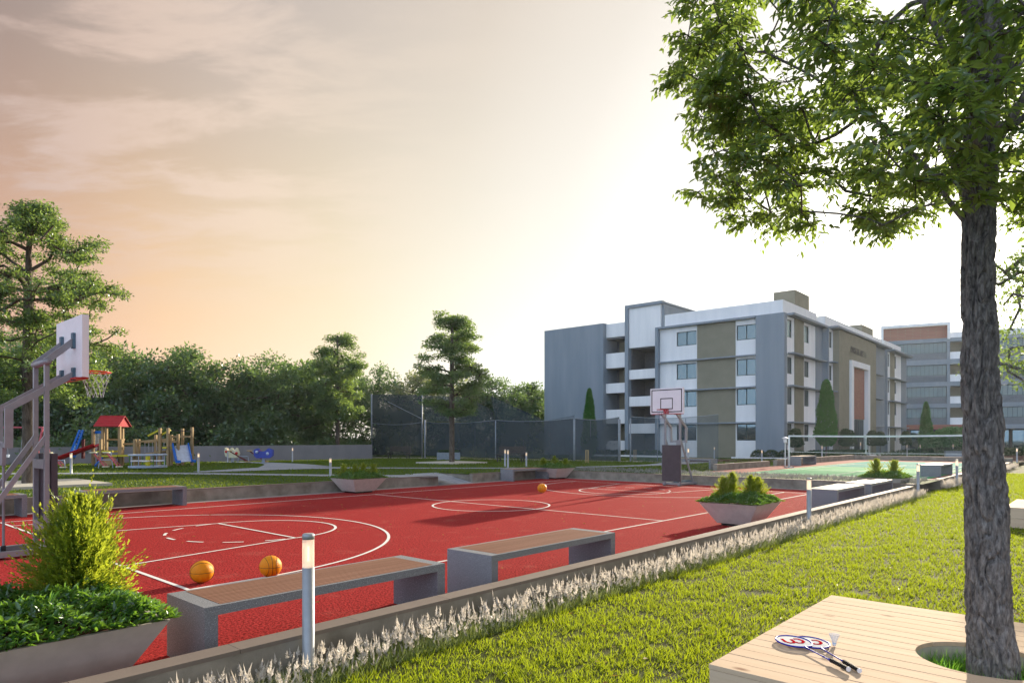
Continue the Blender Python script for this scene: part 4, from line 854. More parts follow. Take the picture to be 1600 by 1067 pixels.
# ------------------------------------------------------------------ plume borders
def plumes(name, S, T, zb, hmin, hmax, mat, seed, label, pl=.11, pw=.05, k=13, ll=.030):
    rg = np.random.default_rng(seed); n = len(S); B = np.array([Cf(s, t, 0) for s, t in zip(S, T)]); B[:, 2] = zb; H = rg.uniform(hmin, hmax, n); lean = rg.normal(size=(n, 3)) * .22; lean[:, 2] = 1; lean = nrm(lean)
    Pp = []; Dd = []; tot = []; az = rg.random(n) * 2 * PI; hz = np.stack([np.cos(az), np.sin(az), np.zeros(n)], 1); hq = np.stack([-np.sin(az), np.cos(az), np.zeros(n)], 1); size = rg.uniform(.65, 1.25, n)
    for j in range(k):
        u = (j // 2) / ((k + 1) // 2); sg = 1 if j % 2 else -1; base = B + lean * (H + (u - .5) * pl * size)[:, None]; out = (hz * sg + hq * rg.normal(size=(n, 1)) * .45) * (1.05 - .7 * u) + lean * .95; Pp.append(base); Dd.append(out); tot.append(ll * (1.25 - .95 * u) * size)
    Pp.append(B + lean * (H - pl * .5 * size)[:, None]); Dd.append(lean); tot.append(pl * size * 1.15)
    P = np.concatenate(Pp); D = np.concatenate(Dd); L = np.concatenate(tot) * rg.uniform(.8, 1.3, len(P)); N = rg.normal(size=P.shape)
    o = leaves(name, P, D, N, L, np.minimum(L * .40, .013), mat, None, 'rhomb', False); return tag(o, label, 'flowers', None, 'stuff')
rg = np.random.default_rng(90); n = 5200; S = -6 + 26.6 * rg.random(n) ** .8; T = -2.64 - .33 * rg.random(n) ** 1.3; H0 = rg.random(n)
plumes('white_plume_flowers', S, T, 0, .02, .215, M['plume'], 91, 'feathery white plume flowers growing along the near kerb', .085, .05, 16, .026)
n = 2400; S = 21.1 + 2.5 * rg.random(n); T = -2.5 + 14.5 * rg.random(n) ** 1.25; plumes('grey_plume_flowers', S, T, .27, .05, .15, M['lav'], 92, 'shaded grey plume flowers in the strip behind the right hoop', .10, .06, 9, .05)
n = 1500; S = 23.6 + 23 * rg.random(n) ** 1.2; T = -2.83 - .25 * rg.random(n); plumes('pale_plume_flowers', S, T, 0, .10, .32, M['plume'], 93, 'pale plume flowers below the kerb of the green court', .12, .07, 8, .06)
n = 1000; S = 21.2 + 2.6 * rg.random(n); T = -2.75 - .1 * rg.random(n); 
rg2 = np.random.default_rng(94); n = 52000; S = -6 + 26.8 * rg2.random(n); T = -2.60 - .42 * rg2.random(n) ** 1.2; xy = np.array([Cf(s, t, 0)[:2] for s, t in zip(S, T)])
o = tuft_field('border_greens', xy, 0, .05 + .11 * rg2.random(n) ** 1.5, .0055, M['silver'], 95, .45); tag(o, 'dark green stems and blades under the white plumes', 'grass')
# ------------------------------------------------------------------ rackets and shuttlecock on the deck
def make_racket(label):
    e = empty('badminton_racket', label, 'racket'); a, b = .125, .105; N = 40; z = .012
    MB().tube([(a * math.cos(2 * PI * i / N), b * math.sin(2 * PI * i / N), z) for i in range(N)], .0055, 7, True).build('head_frame', M['rblue'], e, True)
    m = MB(); m.add([(0, 0, z)] + [(a * math.cos(2 * PI * i / N), b * math.sin(2 * PI * i / N), z) for i in range(N)], [(0, 1 + i, 1 + (i + 1) % N) for i in range(N)]); m.build('string_bed', M['strings'], e)
    # red brush-like W printed on the strings
    m = MB(); st = [[(-.052, .040), (-.052, -.012), (-.035, -.036), (-.014, -.034), (-.002, -.012), (-.002, .030)], [(-.002, -.012), (.012, -.036), (.034, -.036), (.052, -.012), (.054, .014), (.040, .040), (.018, .040)]]
    for pl in st:
        for i, (p, q) in enumerate(zip(pl, pl[1:])):
            p = Vector(p) * 1.15; q = Vector(q) * 1.15; d = (q - p).normalized(); nn = Vector((-d.y, d.x)) * .0095; p = p - d * .004; q = q + d * .004; zz = z + .0015 + i * .0001
            m.add([(*(p - nn), zz), (*(q - nn), zz), (*(q + nn), zz), (*(p + nn), zz)], [(0, 1, 2, 3)])
    o = m.build('printed_letter', M['logo'], e); o.rotation_euler = (0, 0, R(80))
    MB().tube([(a, 0, z), (a + .03, 0, z), (a + .25, 0, z)], [.007, .0045, .0045], 7).build('shaft', M['rblue'], e); MB().tube([(a + .235, 0, z), (a + .27, 0, z)], [.005, .013], 8).build('cone', M['rblue'], e)
    MB().tube([(a + .265, 0, .014), (a + .40, 0, .014), (a + .42, 0, .014)], [.0135, .0135, .015], 10).build('grip', M['grip'], e); MB().tube([(a + .42, 0, .014), (a + .425, 0, .014)], .0145, 12).build('butt_cap', M['white'], e); return e
dz = DH + .0015
def dpt(u, v):
    Y = 1041 * (1.75 - DH) / (v - 686); return ((u - 800) / 1041 * Y, Y)
rk = make_racket('blue framed racket with a full red letter, its head on top of the other')
x0, y0 = 1.856, 4.440; x1, y1 = 2.115, 3.894
r1 = (1.854, 4.385); r2 = (1.972, 4.392)
def aim(p, q): return math.atan2(q[1] - p[1], q[0] - p[0])
rk.location = (r1[0], r1[1], dz + .009); rk.rotation_euler.z = aim(r1, (1.944, 3.832)); rk['group'] = 'badminton rackets'
k = dup(rk, (r2[0], r2[1], dz), aim(r2, (2.006, 3.843)), 'blue framed racket lying partly under the other racket, nearer the shuttlecock')
sh = empty('shuttlecock', 'white shuttlecock standing skirt up beside the racket heads', 'shuttlecock', (2.10, 4.34, dz), 0)
MB().lathe([(.0325, .080), (.012, .028)], 16).build('skirt', M['shut'], sh); m = MB()
for i in range(16):
    a = 2 * PI * i / 16; m.bar((.012 * math.cos(a), .012 * math.sin(a), .028), (.0325 * math.cos(a), .0325 * math.sin(a), .082), .0012)
m.build('feather_ribs', M['white'], sh); MB().lathe([(0, 0), (.009, .003), (.0125, .012), (.0125, .028), (0, .028)], 14).build('cork', M['white'], sh, True); MB().lathe([(.0128, .020), (.0128, .027)], 14).build('band', M['cork'], sh)

# ------------------------------------------------------------------ school building
OB = Vector((24.26, 59.03, 0)); UB = Vector((-.76071, .64910, 0)); VB = Vector((.67018, .74219, 0))
def Bf(a, b, z): v = UB * a + VB * b; return (v.x, v.y, z)
bl = empty('school_building', 'grey, white and olive four storey school building with lettering over its portal', 'building', OB)
def part(name, boxes, mat):
    m = MB(Bf)
    for b in boxes: m.box(*b)
    return m.build(name, M[mat], bl)
def gridwall(name, rng_a, rng_b, thick, holes, mat, axis):
    """wall panel with openings. axis 'a': runs along a at depth thick=(b0,b1); axis 'b': runs along b at a in thick"""
    xs = sorted(set([rng_a[0], rng_a[1]] + [h[0] for h in holes] + [h[1] for h in holes])); zs = sorted(set([rng_b[0], rng_b[1]] + [h[2] for h in holes] + [h[3] for h in holes])); m = MB(Bf)
    for x0, x1 in zip(xs, xs[1:]):
        run = None
        for z0, z1 in zip(zs, zs[1:]):
            hole = any(h[0] - 1e-6 <= x0 and x1 <= h[1] + 1e-6 and h[2] - 1e-6 <= z0 and z1 <= h[3] + 1e-6 for h in holes)
            if hole:
                if run: (m.box(x0, x1, *thick, *run) if axis == 'a' else m.box(*thick, x0, x1, *run)); run = None
            else: run = (run[0], z1) if run else (z0, z1)
        if run: (m.box(x0, x1, *thick, *run) if axis == 'a' else m.box(*thick, x0, x1, *run))
    return m.build(name, M[mat], bl)
def window(x0, x1, z0, z1, d, axis, mull=1, gl='glass', parent=None, fw=.07, f=Bf, trans=0):
    m = MB(f); 
    def bx(a0, a1, c0, c1, dd=.06):
        (m.box(a0, a1, d, d + dd, c0, c1) if axis == 'a' else m.box(d, d + dd, a0, a1, c0, c1))
    bx(x0, x1, z1 - fw, z1); bx(x0, x1, z0, z0 + fw); bx(x0, x0 + fw, z0 + fw, z1 - fw); bx(x1 - fw, x1, z0 + fw, z1 - fw)
    for i in range(mull): c = x0 + (x1 - x0) * (i + 1) / (mull + 1); bx(c - fw / 2, c + fw / 2, z0 + fw, z1 - fw)
    if trans: bx(x0 + fw, x1 - fw, trans - fw / 2, trans + fw / 2, .05)
    w = m.build('window', M['b_frame'], parent or bl); g = MB(f)
    if axis == 'a': g.quad((x0, d + .04, z0), (x1, d + .04, z0), (x1, d + .04, z1), (x0, d + .04, z1))
    else: g.quad((d + .04, x0, z0), (d + .04, x1, z0), (d + .04, x1, z1), (d + .04, x0, z1))
    g.build('pane', M[gl], w); return w
FZ = [0, 3.25, 6.5, 9.37]; WZ = [(1.63, 3.16), (4.90, 6.42), (7.61, 9.14), (10.90, 12.28)]
# left facing front: a = 0 .. 26.8
h1 = [(2.65, 4.45, *z) for z in WZ] + [(8.42, 10.5, *z) for z in WZ]
gridwall('front_wall', (2.54, 12.3), (0, 12.75), (.0, .25), h1, 'b_white', 'a')
part('olive_panel', [(4.54, 8.33, -.05, -.002, z0, z1) for z0, z1 in zip([0, 3.32, 6.57, 9.46], [3.20, 6.45, 9.34, 12.74])], 'b_olive')
part('corner_pier', [(-.0, 2.54, -.35, .3, 0, 12.95)], 'b_blue')
for z in (3.20, 6.45, 9.34): part('slab_fin', [(2.545, 12.28, -.42, -.06, z, z + .12)], 'b_slab')
part('slab_fin', [(2.545, 12.28, -.45, .24, 12.75, 12.945)], 'b_slab')
part('frame_pier', [(12.3, 12.62, -.45, .3, 0, 12.945)], 'b_blue')
for x0, x1, z0, z1 in h1: window(x0, x1, z0, z1, .08, 'a')
part('parapet', [(.35, 11.95, .26, .5, 12.95, 14.2), (.35, .6, .5, 9.4, 12.95, 14.2), (16.35, 18.9, .30, .5, 12.6, 14.05)], 'b_white')
# stair tower
part('tower_frame', [(15.9, 16.3, -.15, .4, 0, 15.65), (12.0, 15.9, -.15, .4, 15.33, 15.65), (12.0, 12.28, .252, 7.5, 12.96, 15.33), (12.29, 16.3, 7.3, 7.5, 12, 15.6), (12.0, 16.3, .4, 7.5, 15.4, 15.6)], 'b_blue')
part('tower_panel', [(12.29, 15.89, .05, .3, 11.2, 15.32)], 'b_white')
for z0, z1 in ((7.95, 8.92), (5.15, 6.15), (2.35, 3.35)): part('balcony_parapet', [(12.64, 15.89, .05, .2, z0, z1)], 'b_white')
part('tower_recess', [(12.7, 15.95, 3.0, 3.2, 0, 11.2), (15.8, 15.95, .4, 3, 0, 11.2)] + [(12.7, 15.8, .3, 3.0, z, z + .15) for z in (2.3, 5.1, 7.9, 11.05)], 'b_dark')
# balconies between tower and end block
for z0, z1 in ((9.3, 10.88), (6.65, 7.68), (3.4, 4.88), (.6, 1.6)): part('balcony_parapet', [(16.35, 18.85, .25, .4, z0, z1)], 'b_white')
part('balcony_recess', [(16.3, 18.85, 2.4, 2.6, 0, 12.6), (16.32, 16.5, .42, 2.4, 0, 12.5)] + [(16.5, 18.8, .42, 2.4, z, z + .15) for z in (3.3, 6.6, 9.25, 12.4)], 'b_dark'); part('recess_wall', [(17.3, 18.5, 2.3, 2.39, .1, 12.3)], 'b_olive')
part('end_block', [(18.86, 26.8, -.25, 12, -.2, 14.12)], 'b_blue')
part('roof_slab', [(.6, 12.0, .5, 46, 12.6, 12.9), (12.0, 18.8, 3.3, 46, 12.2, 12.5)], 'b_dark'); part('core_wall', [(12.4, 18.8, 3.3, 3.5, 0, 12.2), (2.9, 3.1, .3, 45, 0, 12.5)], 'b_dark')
# right facing front: along b, outward is -a
WB = [(1.55, 3.15), (4.85, 6.40), (7.6, 9.12), (10.85, 12.45)]
h2 = [(.35, 1.55, *z) for z in WB] + [(4.75, 6.05, *z) for z in WB]
gridwall('side_wall', (.302, 7.9), (0, 12.7), (.0, .25), h2, 'b_white', 'b')
part('olive_panel', [(-.05, -.002, 2.1, 4.5, z0, z1) for z0, z1 in zip([0, 3.32, 6.57, 9.46], [3.20, 6.45, 9.34, 12.74])], 'b_olive')
part('side_pier', [(-.05, .3, 7.9, 9.78, 0, 12.95)], 'b_blue')
for z in (3.20, 6.45, 9.34): part('slab_fin', [(-.60, -.06, .302, 9.5, z, z + .12)], 'b_slab')
part('slab_fin', [(-.62, .24, .302, 9.76, 12.75, 12.945)], 'b_slab')
for x0, x1, z0, z1 in h2: window(x0, x1, z0, z1, .08, 'b', 0)
# middle block (proud by .6)
P2 = -.6; part('middle_side_wall', [(P2, .3, 9.78, 10.1, 0, 12.95)], 'b_blue')
h3 = [(10.15, 11.0, *z) for z in WB]
gridwall('middle_wall', (10.1, 13.0), (0, 12.7), (P2, P2 + .25), h3, 'b_white', 'b')
for x0, x1, z0, z1 in h3: window(x0, x1, z0, z1, P2 + .08, 'b', 0)
for z in (3.20, 6.45, 9.34): part('slab_fin', [(P2 - .5, P2 - .002, 10.1, 11.2, z, z + .12)], 'b_slab')
part('slab_fin', [(P2 - .85, .3, 10.1, 31.7, 12.75, 12.945)], 'b_slab')
P3 = -1.2
gridwall('olive_front', (11.3, 25.2), (0, 12.72), (P3, P2 + .3), [(15.0, 21.2, 0, 9.6)], 'b_olive', 'b')
part('portal_frame', [(P3 - .25, P3 + .2, 14.7, 15.45, 0, 9.95), (P3 - .25, P3 + .2, 15.45, 21.0, 9.35, 9.95), (P3 - .25, P2 + 1.0, 21.0, 21.7, 0, 9.95)], 'b_white')
part('brick_panel', [(P3 + .17, P3 + .3, 15.45, 21.0, 3.9, 9.35)], 'brick')
for i in range(3): window(15.5 + i * 1.83, 15.5 + (i + 1) * 1.83, .1, 3.85, P3 + .25, 'b', 1)
gridwall('middle_wall', (25.21, 27.6), (0, 12.7), (P2, P2 + .25), [(25.3, 25.9, *z) for z in WB], 'b_white', 'b')
for z in WB: window(25.3, 25.9, *z, P2 + .08, 'b', 0)
for z in (3.20, 6.45, 9.34): part('slab_fin', [(P2 - .5, P2 - .002, 25.3, 29.6, z, z + .12)], 'b_slab')
part('middle_pier', [(P2, .3, 27.6, 31.72, 0, 12.745)], 'b_blue')
part('parapet', [(-.30, .0, 9.8, 31.6, 12.95, 14.0), (0, 4, 9.8, 10.0, 12.95, 14.0), (0, 4, 31.4, 31.6, 12.95, 14)], 'b_white')
# third block
part('third_side_wall', [(P2, .3, 32.9, 33.2, 0, 12.95)], 'b_blue')
h4 = [(33.3, 34.1, *z) for z in WB] + [(36.6, 37.7, *z) for z in WB]
gridwall('third_wall', (33.2, 40.2), (0, 12.7), (P2, P2 + .25), h4, 'b_white', 'b')
for x0, x1, z0, z1 in h4: window(x0, x1, z0, z1, P2 + .08, 'b', 0)
part('olive_panel', [(P2 - .06, P2 - .002, 34.3, 36.5, 0, 12.7)], 'b_olive'); part('third_pier', [(P2, .3, 40.2, 43.4, 0, 12.95)], 'b_blue')
for z in (3.20, 6.45, 9.34): part('slab_fin', [(P2 - .6, P2 - .002, 33.2, 42, z, z + .12)], 'b_slab')
part('slab_fin', [(P2 - .8, P2 + .24, 33.2, 43.3, 12.75, 12.945)], 'b_slab'); part('link_wall', [(.05, .3, 31.72, 32.9, 0, 12.9)], 'b_dark')
part('parapet', [(-.3, 0, 33, 41.6, 12.95, 14.1), (0, 4, 33, 33.2, 12.95, 14.1)], 'b_white')
part('roof_tank_room', [(1.0, 3.0, 5.2, 9.2, 12.9, 16.0)], 'b_olive'); part('roof_tank_room', [(1.0, 3.4, 28, 33.0, 12.9, 15.6)], 'b_olive')
# wall lettering
def text_mesh(s, size, depth, name, mat, parent, mtx):
    cu = bpy.data.curves.new('letters', 'FONT'); cu.body = s; cu.size = size; cu.extrude = depth; cu.align_x = 'CENTER'; cu.offset = .006; cu.resolution_u = 2
    ob = bpy.data.objects.new('tmp', cu); COL.objects.link(ob); dg = bpy.context.evaluated_depsgraph_get(); me = bpy.data.meshes.new_from_object(ob.evaluated_get(dg)); bpy.data.objects.remove(ob)
    me.name = name; me.materials.clear(); me.materials.append(mat); o = bpy.data.objects.new(name, me); COL.objects.link(o); o.parent = parent; o.matrix_local = mtx; return o
tx = VB; tn = -UB; cpos_ = Vector(Bf(P3 - .03, 18.0, 10.75)); mt = Matrix((( tx.x * .64, 0, tn.x, cpos_.x), (tx.y * .64, 0, tn.y, cpos_.y), (0, 1, 0, cpos_.z), (0, 0, 0, 1)))
text_mesh('ADARSH BAL NIKETAN', .95, .02, 'wall_lettering', M['letter'], bl, mt)

# ------------------------------------------------------------------ second building at the right
O2 = Vector((59.8, 108, 0)); D2 = Vector((.89, -.456, 0)); E2 = Vector((.456, .89, 0))
def B2(a, b, z): v = D2 * a + E2 * b; return (v.x, v.y, z)
b2 = empty('far_building', 'long blue grey building with a framed brick panel on top behind the big trunk', 'building', O2)
def part2(name, boxes, mat):
    m = MB(B2)
    for b in boxes: m.box(*b)
    return m.build(name, M[mat], b2)
part2('top_frame', [(0, 9.4, -.6, .0, 19.5, 19.95), (0, .35, -.6, 0, 17.3, 19.5), (9.05, 9.4, -.6, 0, 17.3, 19.5)], 'b_white'); part2('brick_panel', [(.36, 9.04, -.1, 0, 17.5, 19.48)], 'brick')
part2('rear_wall', [(0, 34, 2.5, 2.8, -.5, 17)], 'b_dark'); part2('roof_parapet', [(9.45, 34, .2, .5, 17.2, 18.4)], 'b_white')
fl = [(3.35, 4.0), (6.65, 7.3), (10.0, 10.7), (13.4, 14.2), (16.9, 17.49)]
for z0, z1 in fl: part2('floor_band', [(-6, 34, -.25, 2.4, z0, z1)], 'b_blue')
for x0, x1 in ((9.0, 9.4), (13.3, 13.7), (24, 24.4), (-.2, .2)): part2('pier', [(x0, x1, -.28, .3, -.5, 17.2)], 'b_blue')
for (z0, _), (_, z1) in zip(fl[1:], fl): 
    for x0, x1 in ((-6, -.25), (.22, 9.0), (13.72, 24.0), (24.42, 34)):
        part2('railing_panel', [(x0, x1, -.05, .1, z1, z1 + 1.05)], 'b_rail'); n = max(3, int((x1 - x0) / .62)); w = window(x0, x1, z1 + 1.06, z0 - .02, .12, 'a', n, 'glass2', b2, .05, B2)
    part2('balcony_parapet', [(9.42, 13.28, -.05, .1, z1, z1 + 1.1)], 'b_white')
    part2('balcony_back', [(9.42, 13.28, 1.6, 1.8, z1, z0)], 'b_olive')
part2('ground_band', [(-6, 13.3, -.3, -.26, 3.3, 4.02)], 'brick')
for i in range(12): window(-5.8 + i * 3.3, -5.8 + i * 3.3 + 3.0, .3, 3.2, .3, 'a', 1, 'glass', b2, .1, B2)
part2('plinth', [(-6, 34, .0, .4, -.6, .28)], 'b_slab')

# ------------------------------------------------------------------ compound wall, nets, slabs
def wall_thing(label, pts, h, th, mat, zb=None):
    e = empty('boundary_wall', label, 'wall', (pts[0][0], pts[0][1], 0)); x0, y0 = pts[0]
    for p, q in zip(pts, pts[1:]):
        d = (Vector(q) - Vector(p)).normalized(); n = Vector((-d.y, d.x)) * th / 2; a = [Vector(p) - n, Vector(q) - n, Vector(q) + n, Vector(p) + n]
        MB().add([(v.x - x0, v.y - y0, z) for z in (-.2, h) for v in a], [(0, 1, 2, 3), (4, 5, 6, 7), (0, 1, 5, 4), (1, 2, 6, 5), (2, 3, 7, 6), (3, 0, 4, 7)]).build('wall_panel', M[mat], e)
    return e
wall_thing('long plain grey boundary wall behind the playground', [(-43.7, 20.6), (-36.5, 28.9), (-29.6, 37.0), (-21.4, 46.2), (-14.5, 54.4), (-12.1, 57.4)], 1.28, .2, 'wallg')
def pole(e, x, y, z0, z1, r=.05): MB().tube([(x, y, z0), (x, y, z1)], r, 8).build('net_pole', M['pole'], e, True)
nt = empty('practice_net', 'large dark cricket practice net with sloping roof between lawn and school', 'sports net', (-7.9, 60.5, 0)); q0 = (-7.9, 60.5)
def NP(k, y=0): return (k * .745 + y * .667, -k * .667 + y * .745)
def npanel(pts, mat='net', name='net_panel'): m = MB(); m.add(pts, [tuple(range(len(pts)))]); m.build(name, M[mat], nt)
for k, zt in ((0, 3.5), (8.8, 3.25), (16.8, 3.25), (20.7, 3.15), (21.6, 3.2)): x, y = NP(k); pole(nt, x, y, 0, zt, .09 if k in (0, 16.8, 20.7) else .05)
for k0, k1, mt_ in ((0, 8.8, 'net'), (8.8, 16.8, 'net'), (16.8, 20.7, 'net'), (21.6, 28, 'netl')):
    a = NP(k0); b = NP(k1); n = 10; top = [(a[0] + (b[0] - a[0]) * i / n, a[1] + (b[1] - a[1]) * i / n, 3.3 - .16 * math.sin(PI * i / n)) for i in range(n, -1, -1)]
    npanel([(a[0], a[1], .25), (b[0], b[1], .2)] + top, mt_); m = MB(); m.tube([(p[0], p[1], p[2]) for p in top], .018, 5); m.build('top_rope', M['pole'], nt)
    for j in (1 / 3, 2 / 3): pole(nt, a[0] + (b[0] - a[0]) * j + .3, a[1] + (b[1] - a[1]) * j + 1.5, .2, 3.15, .025)
back = [(-6.0, 5.5), (-.6, 2.5)]
for (x, y), z in zip(back, (6.2, 6.0)): pole(nt, x, y, 0, z, .09 if x < -2 else .06)
npanel([(-6, 5.5, .2), (-.6, 2.5, .2), (-.6, 2.5, 5.95), (-6, 5.5, 6.15)]); m = MB(); m.tube([(-6 + 5.4 * i / 8, 5.5 - 3.0 * i / 8, 3.35 - .2 * math.sin(PI * i / 8)) for i in range(9)], .02, 5); m.tube([(-4.2, 4.4, 5.4), (0, 0, 3.45)], .025, 5); m.build('side_rope', M['pole'], nt)
npanel([(-.6, 2.5, 5.9), (0, 0, 3.4), (*NP(8.8), 3.15), (*NP(6.0, 2.5), 4.3), (*NP(2.5, 3), 5.6)], 'netr', 'roof_net'); npanel([(*NP(5.4, 3.0), 5.6), (*NP(8.8), 3.2), (*NP(14), 3.15), (*NP(9, 2.5), 4.2)], 'netr', 'roof_net')
npanel([(*NP(13.8, .02), 3.12), (*NP(16.8, .02), 3.2), (*NP(16.8, .02), 3.55), (*NP(16.6, .02), 3.5)], 'netl', 'roof_net')
def slab(label, poly, name='tree_surround', h=.10):
    cx = sum(p[0] for p in poly) / len(poly); cy = sum(p[1] for p in poly) / len(poly); z = gz(cy); e = empty(name, label, 'paving slab', (cx, cy, z), 0, 'pale slabs around trees'); MB().prism([(p[0] - cx, p[1] - cy) for p in poly], -.05, h).build('slab', M['pad'], e)
def cslab(label, x, y, w, h=.10): u = AX.xy * w / 2; v = BX.xy * w / 2; c = Vector((x, y)); slab(label, [tuple(c - u - v), tuple(c + u - v), tuple(c + u + v), tuple(c - u + v)], h=h)
cslab('pale square slab around the shorter slim tree', -15.0, 57.4, 3.4, .16); cslab('pale square slab around the taller slim tree', -3.72, 41.1, 3.1, .10); cslab('large pale slab around the layered tree behind the left hoop', -14.8, 20.3, 3.6, .08)
g = MB(); g.add([(x, y, gz(y) + .02) for x, y in ((-14, 61.5), (-7.6, 59.9), (8.5, 45.6), (14, 41.8), (14.5, 43.2), (9.2, 47.5), (-7, 62.5), (-14, 64))], [tuple(range(8))]); struct(g.build('pale_strip', M['pad']))
for i, (x, y, lab) in enumerate(((4.8, 42.6, 'three wooden cricket stumps before the dark net panel'), (9.5, 51.5, 'cricket stumps seen through the right end of the net'))):
    e = empty('cricket_stumps', lab, 'stumps', (x, y, gz(y)), 0, 'cricket stumps')
    for k in (-.09, 0, .09): MB().tube([(k, 0, 0), (k, 0, .8)], .022, 7).build('stump', M['stump'], e)
    MB().bar((-.11, 0, .81), (.11, 0, .81), .03).build('bail', M['stump'], e)
# park benches
def park_bench(x, y, rz, label, sc):
    e = empty('park_bench', label, 'bench', (x, y, gz(y)), rz, 'dark park benches with backrests')
    for k in range(4): MB().box(-.9, .9, -.24 + k * .13, -.13 + k * .13, .42, .45).build('seat_board', M['bwood'], e)
    for k in range(3): MB().box(-.85, .85, .27 + k * .03, .30 + k * .03, .52 + k * .14, .64 + k * .14).build('back_board', M['bwood'], e)
    for s in (-.75, .75): m = MB(); m.bar((s, -.2, 0), (s, -.2, .42), .06); m.bar((s, .22, 0), (s, .36, .95), .06); m.bar((s, -.24, .41), (s, .28, .41), .06); m.build('leg', M['iron'], e)
    e.scale = (sc,) * 3
park_bench(-10.2, 60.0, -.25, 'dark park bench in front of the tall net', 1.2); park_bench(-.1, 45.6, -.35, 'dark park bench behind the close pair of bollards', 1.15)

# ------------------------------------------------------------------ badminton net, lantern
bn = empty('badminton_net', 'white topped badminton net strung across the green court', 'sports net', (16.6, 30.7, .34)); hv = Vector((.745, -.667, 0)) * 3.75
for s in (-1, 1): p = hv * s; MB().tube([(p.x, p.y, 0), (p.x, p.y, 1.6)], .045, 10).build('net_post', M['tape'], bn, True); MB().box(p.x - .18, p.x + .18, p.y - .18, p.y + .18, 0, .04).build('post_base', M['pole'], bn)
n = 14; T1 = [(hv.x * (-1 + 2 * i / n), hv.y * (-1 + 2 * i / n), 1.57 - .03 * math.sin(PI * i / n)) for i in range(n + 1)]
m = MB(); 
for p, q in zip(T1, T1[1:]): m.bar(p, q, .02, .075)
m.build('top_tape', M['tape'], bn); m = MB()
for p, q in zip(T1, T1[1:]): m.bar((p[0], p[1], p[2] - .78), (q[0], q[1], q[2] - .78), .012, .018)
m.build('bottom_cord', M['tape'], bn); m = MB(); m.add([(p[0], p[1], p[2] - .03) for p in T1] + [(p[0], p[1], p[2] - .77) for p in T1[::-1]], [tuple(range(2 * n + 2))]); m.build('mesh', M['netb'], bn)
m = MB(); p = hv * -.07; m.bar((p.x, p.y, 1.55), (p.x, p.y, .74), .05, .02); m.build('centre_strap', M['tape'], bn)
lp = empty('lantern_post', 'white lantern lamp on a post beside the left net post', 'street lamp', (14.6, 35.6, .33)); MB().tube([(0, 0, 0), (0, 0, 1.2)], .03, 8).build('post', M['tape'], lp); MB().lathe([(.04, 1.2), (.09, 1.25), (.12, 1.45), (0, 1.45)], 8).build('lamp_glass', M['white'], lp); MB().lathe([(.19, 1.46), (.05, 1.54), (0, 1.56)], 12).build('lamp_cap', M['white'], lp)

# ------------------------------------------------------------------ cypresses, topiary, hedges
def leafy(name, label, cat, base, P, D, N, L, W, mat, group, stem=None):
    e = empty(name, label, cat, base, 0, group)
    if stem: MB().tube([(0, 0, 0), (0, 0, stem[0])], [stem[1], stem[1] * .7], 7).build('trunk', M['barks'], e)
    leaves('foliage', P, D, N, L, W, M[mat], e); return e
def spindle(h0, h1, r, n, seed, sharp=1.0):
    rg = np.random.default_rng(seed); u = rg.random(n); z = h0 + (h1 - h0) * u; pr = r * np.minimum(1, (u + .04) * 5) ** .6 * (1 - u) ** (.62 * sharp) * 1.15; a = rg.random(n) * 2 * PI; lump = 1 + .10 * np.sin(a * 3 + z * 3) + .08 * np.sin(a * 7 + z * 7); q = pr * lump * (.8 + .25 * rg.random(n)); P = np.stack([q * np.cos(a), q * np.sin(a), z], 1)
    D = np.stack([np.cos(a) * .5, np.sin(a) * .5, np.full(n, 1.)], 1) + rg.normal(size=(n, 3)) * .35; N = np.stack([np.cos(a), np.sin(a), np.zeros(n)], 1) + rg.normal(size=(n, 3)) * .5; return P, D, N
cg = 'pointed cypresses by the buildings'
leafy('cypress', 'pointed cypress before the blank blue grey end wall', 'tree', (7.15, 61.5, 0), *spindle(.2, 6.3, .66, 7000, 1), .22, .08, 'cyp', cg, (1, .08))
leafy('cypress', 'tallest cypress in front of the portal side of the school', 'tree', (25.1, 53.2, .09), *spindle(1.05, 6.3, .74, 9000, 2, .8), .20, .07, 'cyp', cg, (1.6, .07))
leafy('cypress', 'cypress between the school and the far building', 'tree', (51.9, 83.5, 0), *spindle(.3, 6.3, .78, 6000, 3), .24, .09, 'cyp', cg, (1, .08))
for i, (x, y, h, lab) in enumerate(((33.0, 66.0, 2.7, 'left of the portal'), (34.2, 67.5, 2.6, 'just left of the portal door'), (38.4, 71, 2.6, 'right of the portal, first'), (39.8, 72, 2.5, 'right of the portal, second'), (45.5, 77, 2.6, 'under the last block'), (24.6, 59.4 - 1.6, 2.6, 'at the corner beside the lantern'))):
    leafy('clipped_tree', 'small clipped tree ' + lab, 'tree', (x, y, 0), *spindle(1.0, h, .55, 1500, 20 + i, .5), .16, .09, 'hedge', 'small clipped trees', (1.1, .04))
def bush(name, label, x, y, rx, ry, h, n, mat, seed, Lf, group, z=None):
    rg = np.random.default_rng(seed); d = nrm(rg.normal(size=(n, 3))); d[:, 2] = np.abs(d[:, 2]); P = d * np.array([rx, ry, h]) * (.86 + .2 * rg.random((n, 1))); return leafy(name, label, 'bush', (x, y, gz(y) if z is None else z), P, d + rg.normal(size=(n, 3)) * .5, d + rg.normal(size=(n, 3)) * .4, Lf, Lf * .55, mat, group)
order_ = ['first', 'second', 'third', 'fourth', 'fifth', 'sixth', 'seventh', 'eighth', 'ninth', 'tenth', 'eleventh', 'twelfth', 'thirteenth', 'fourteenth']
for i in range(8):
    v = OB + UB * (1.9 - i * 1.15) - VB * 1.3; bush('round_bush', order_[i] + ' round dark bush from the left at the blue grey corner pier', v.x, v.y, .62, .6, .62, 700, 'hedge', 200 + i, .14, 'round bushes at the foot of the school', .12)
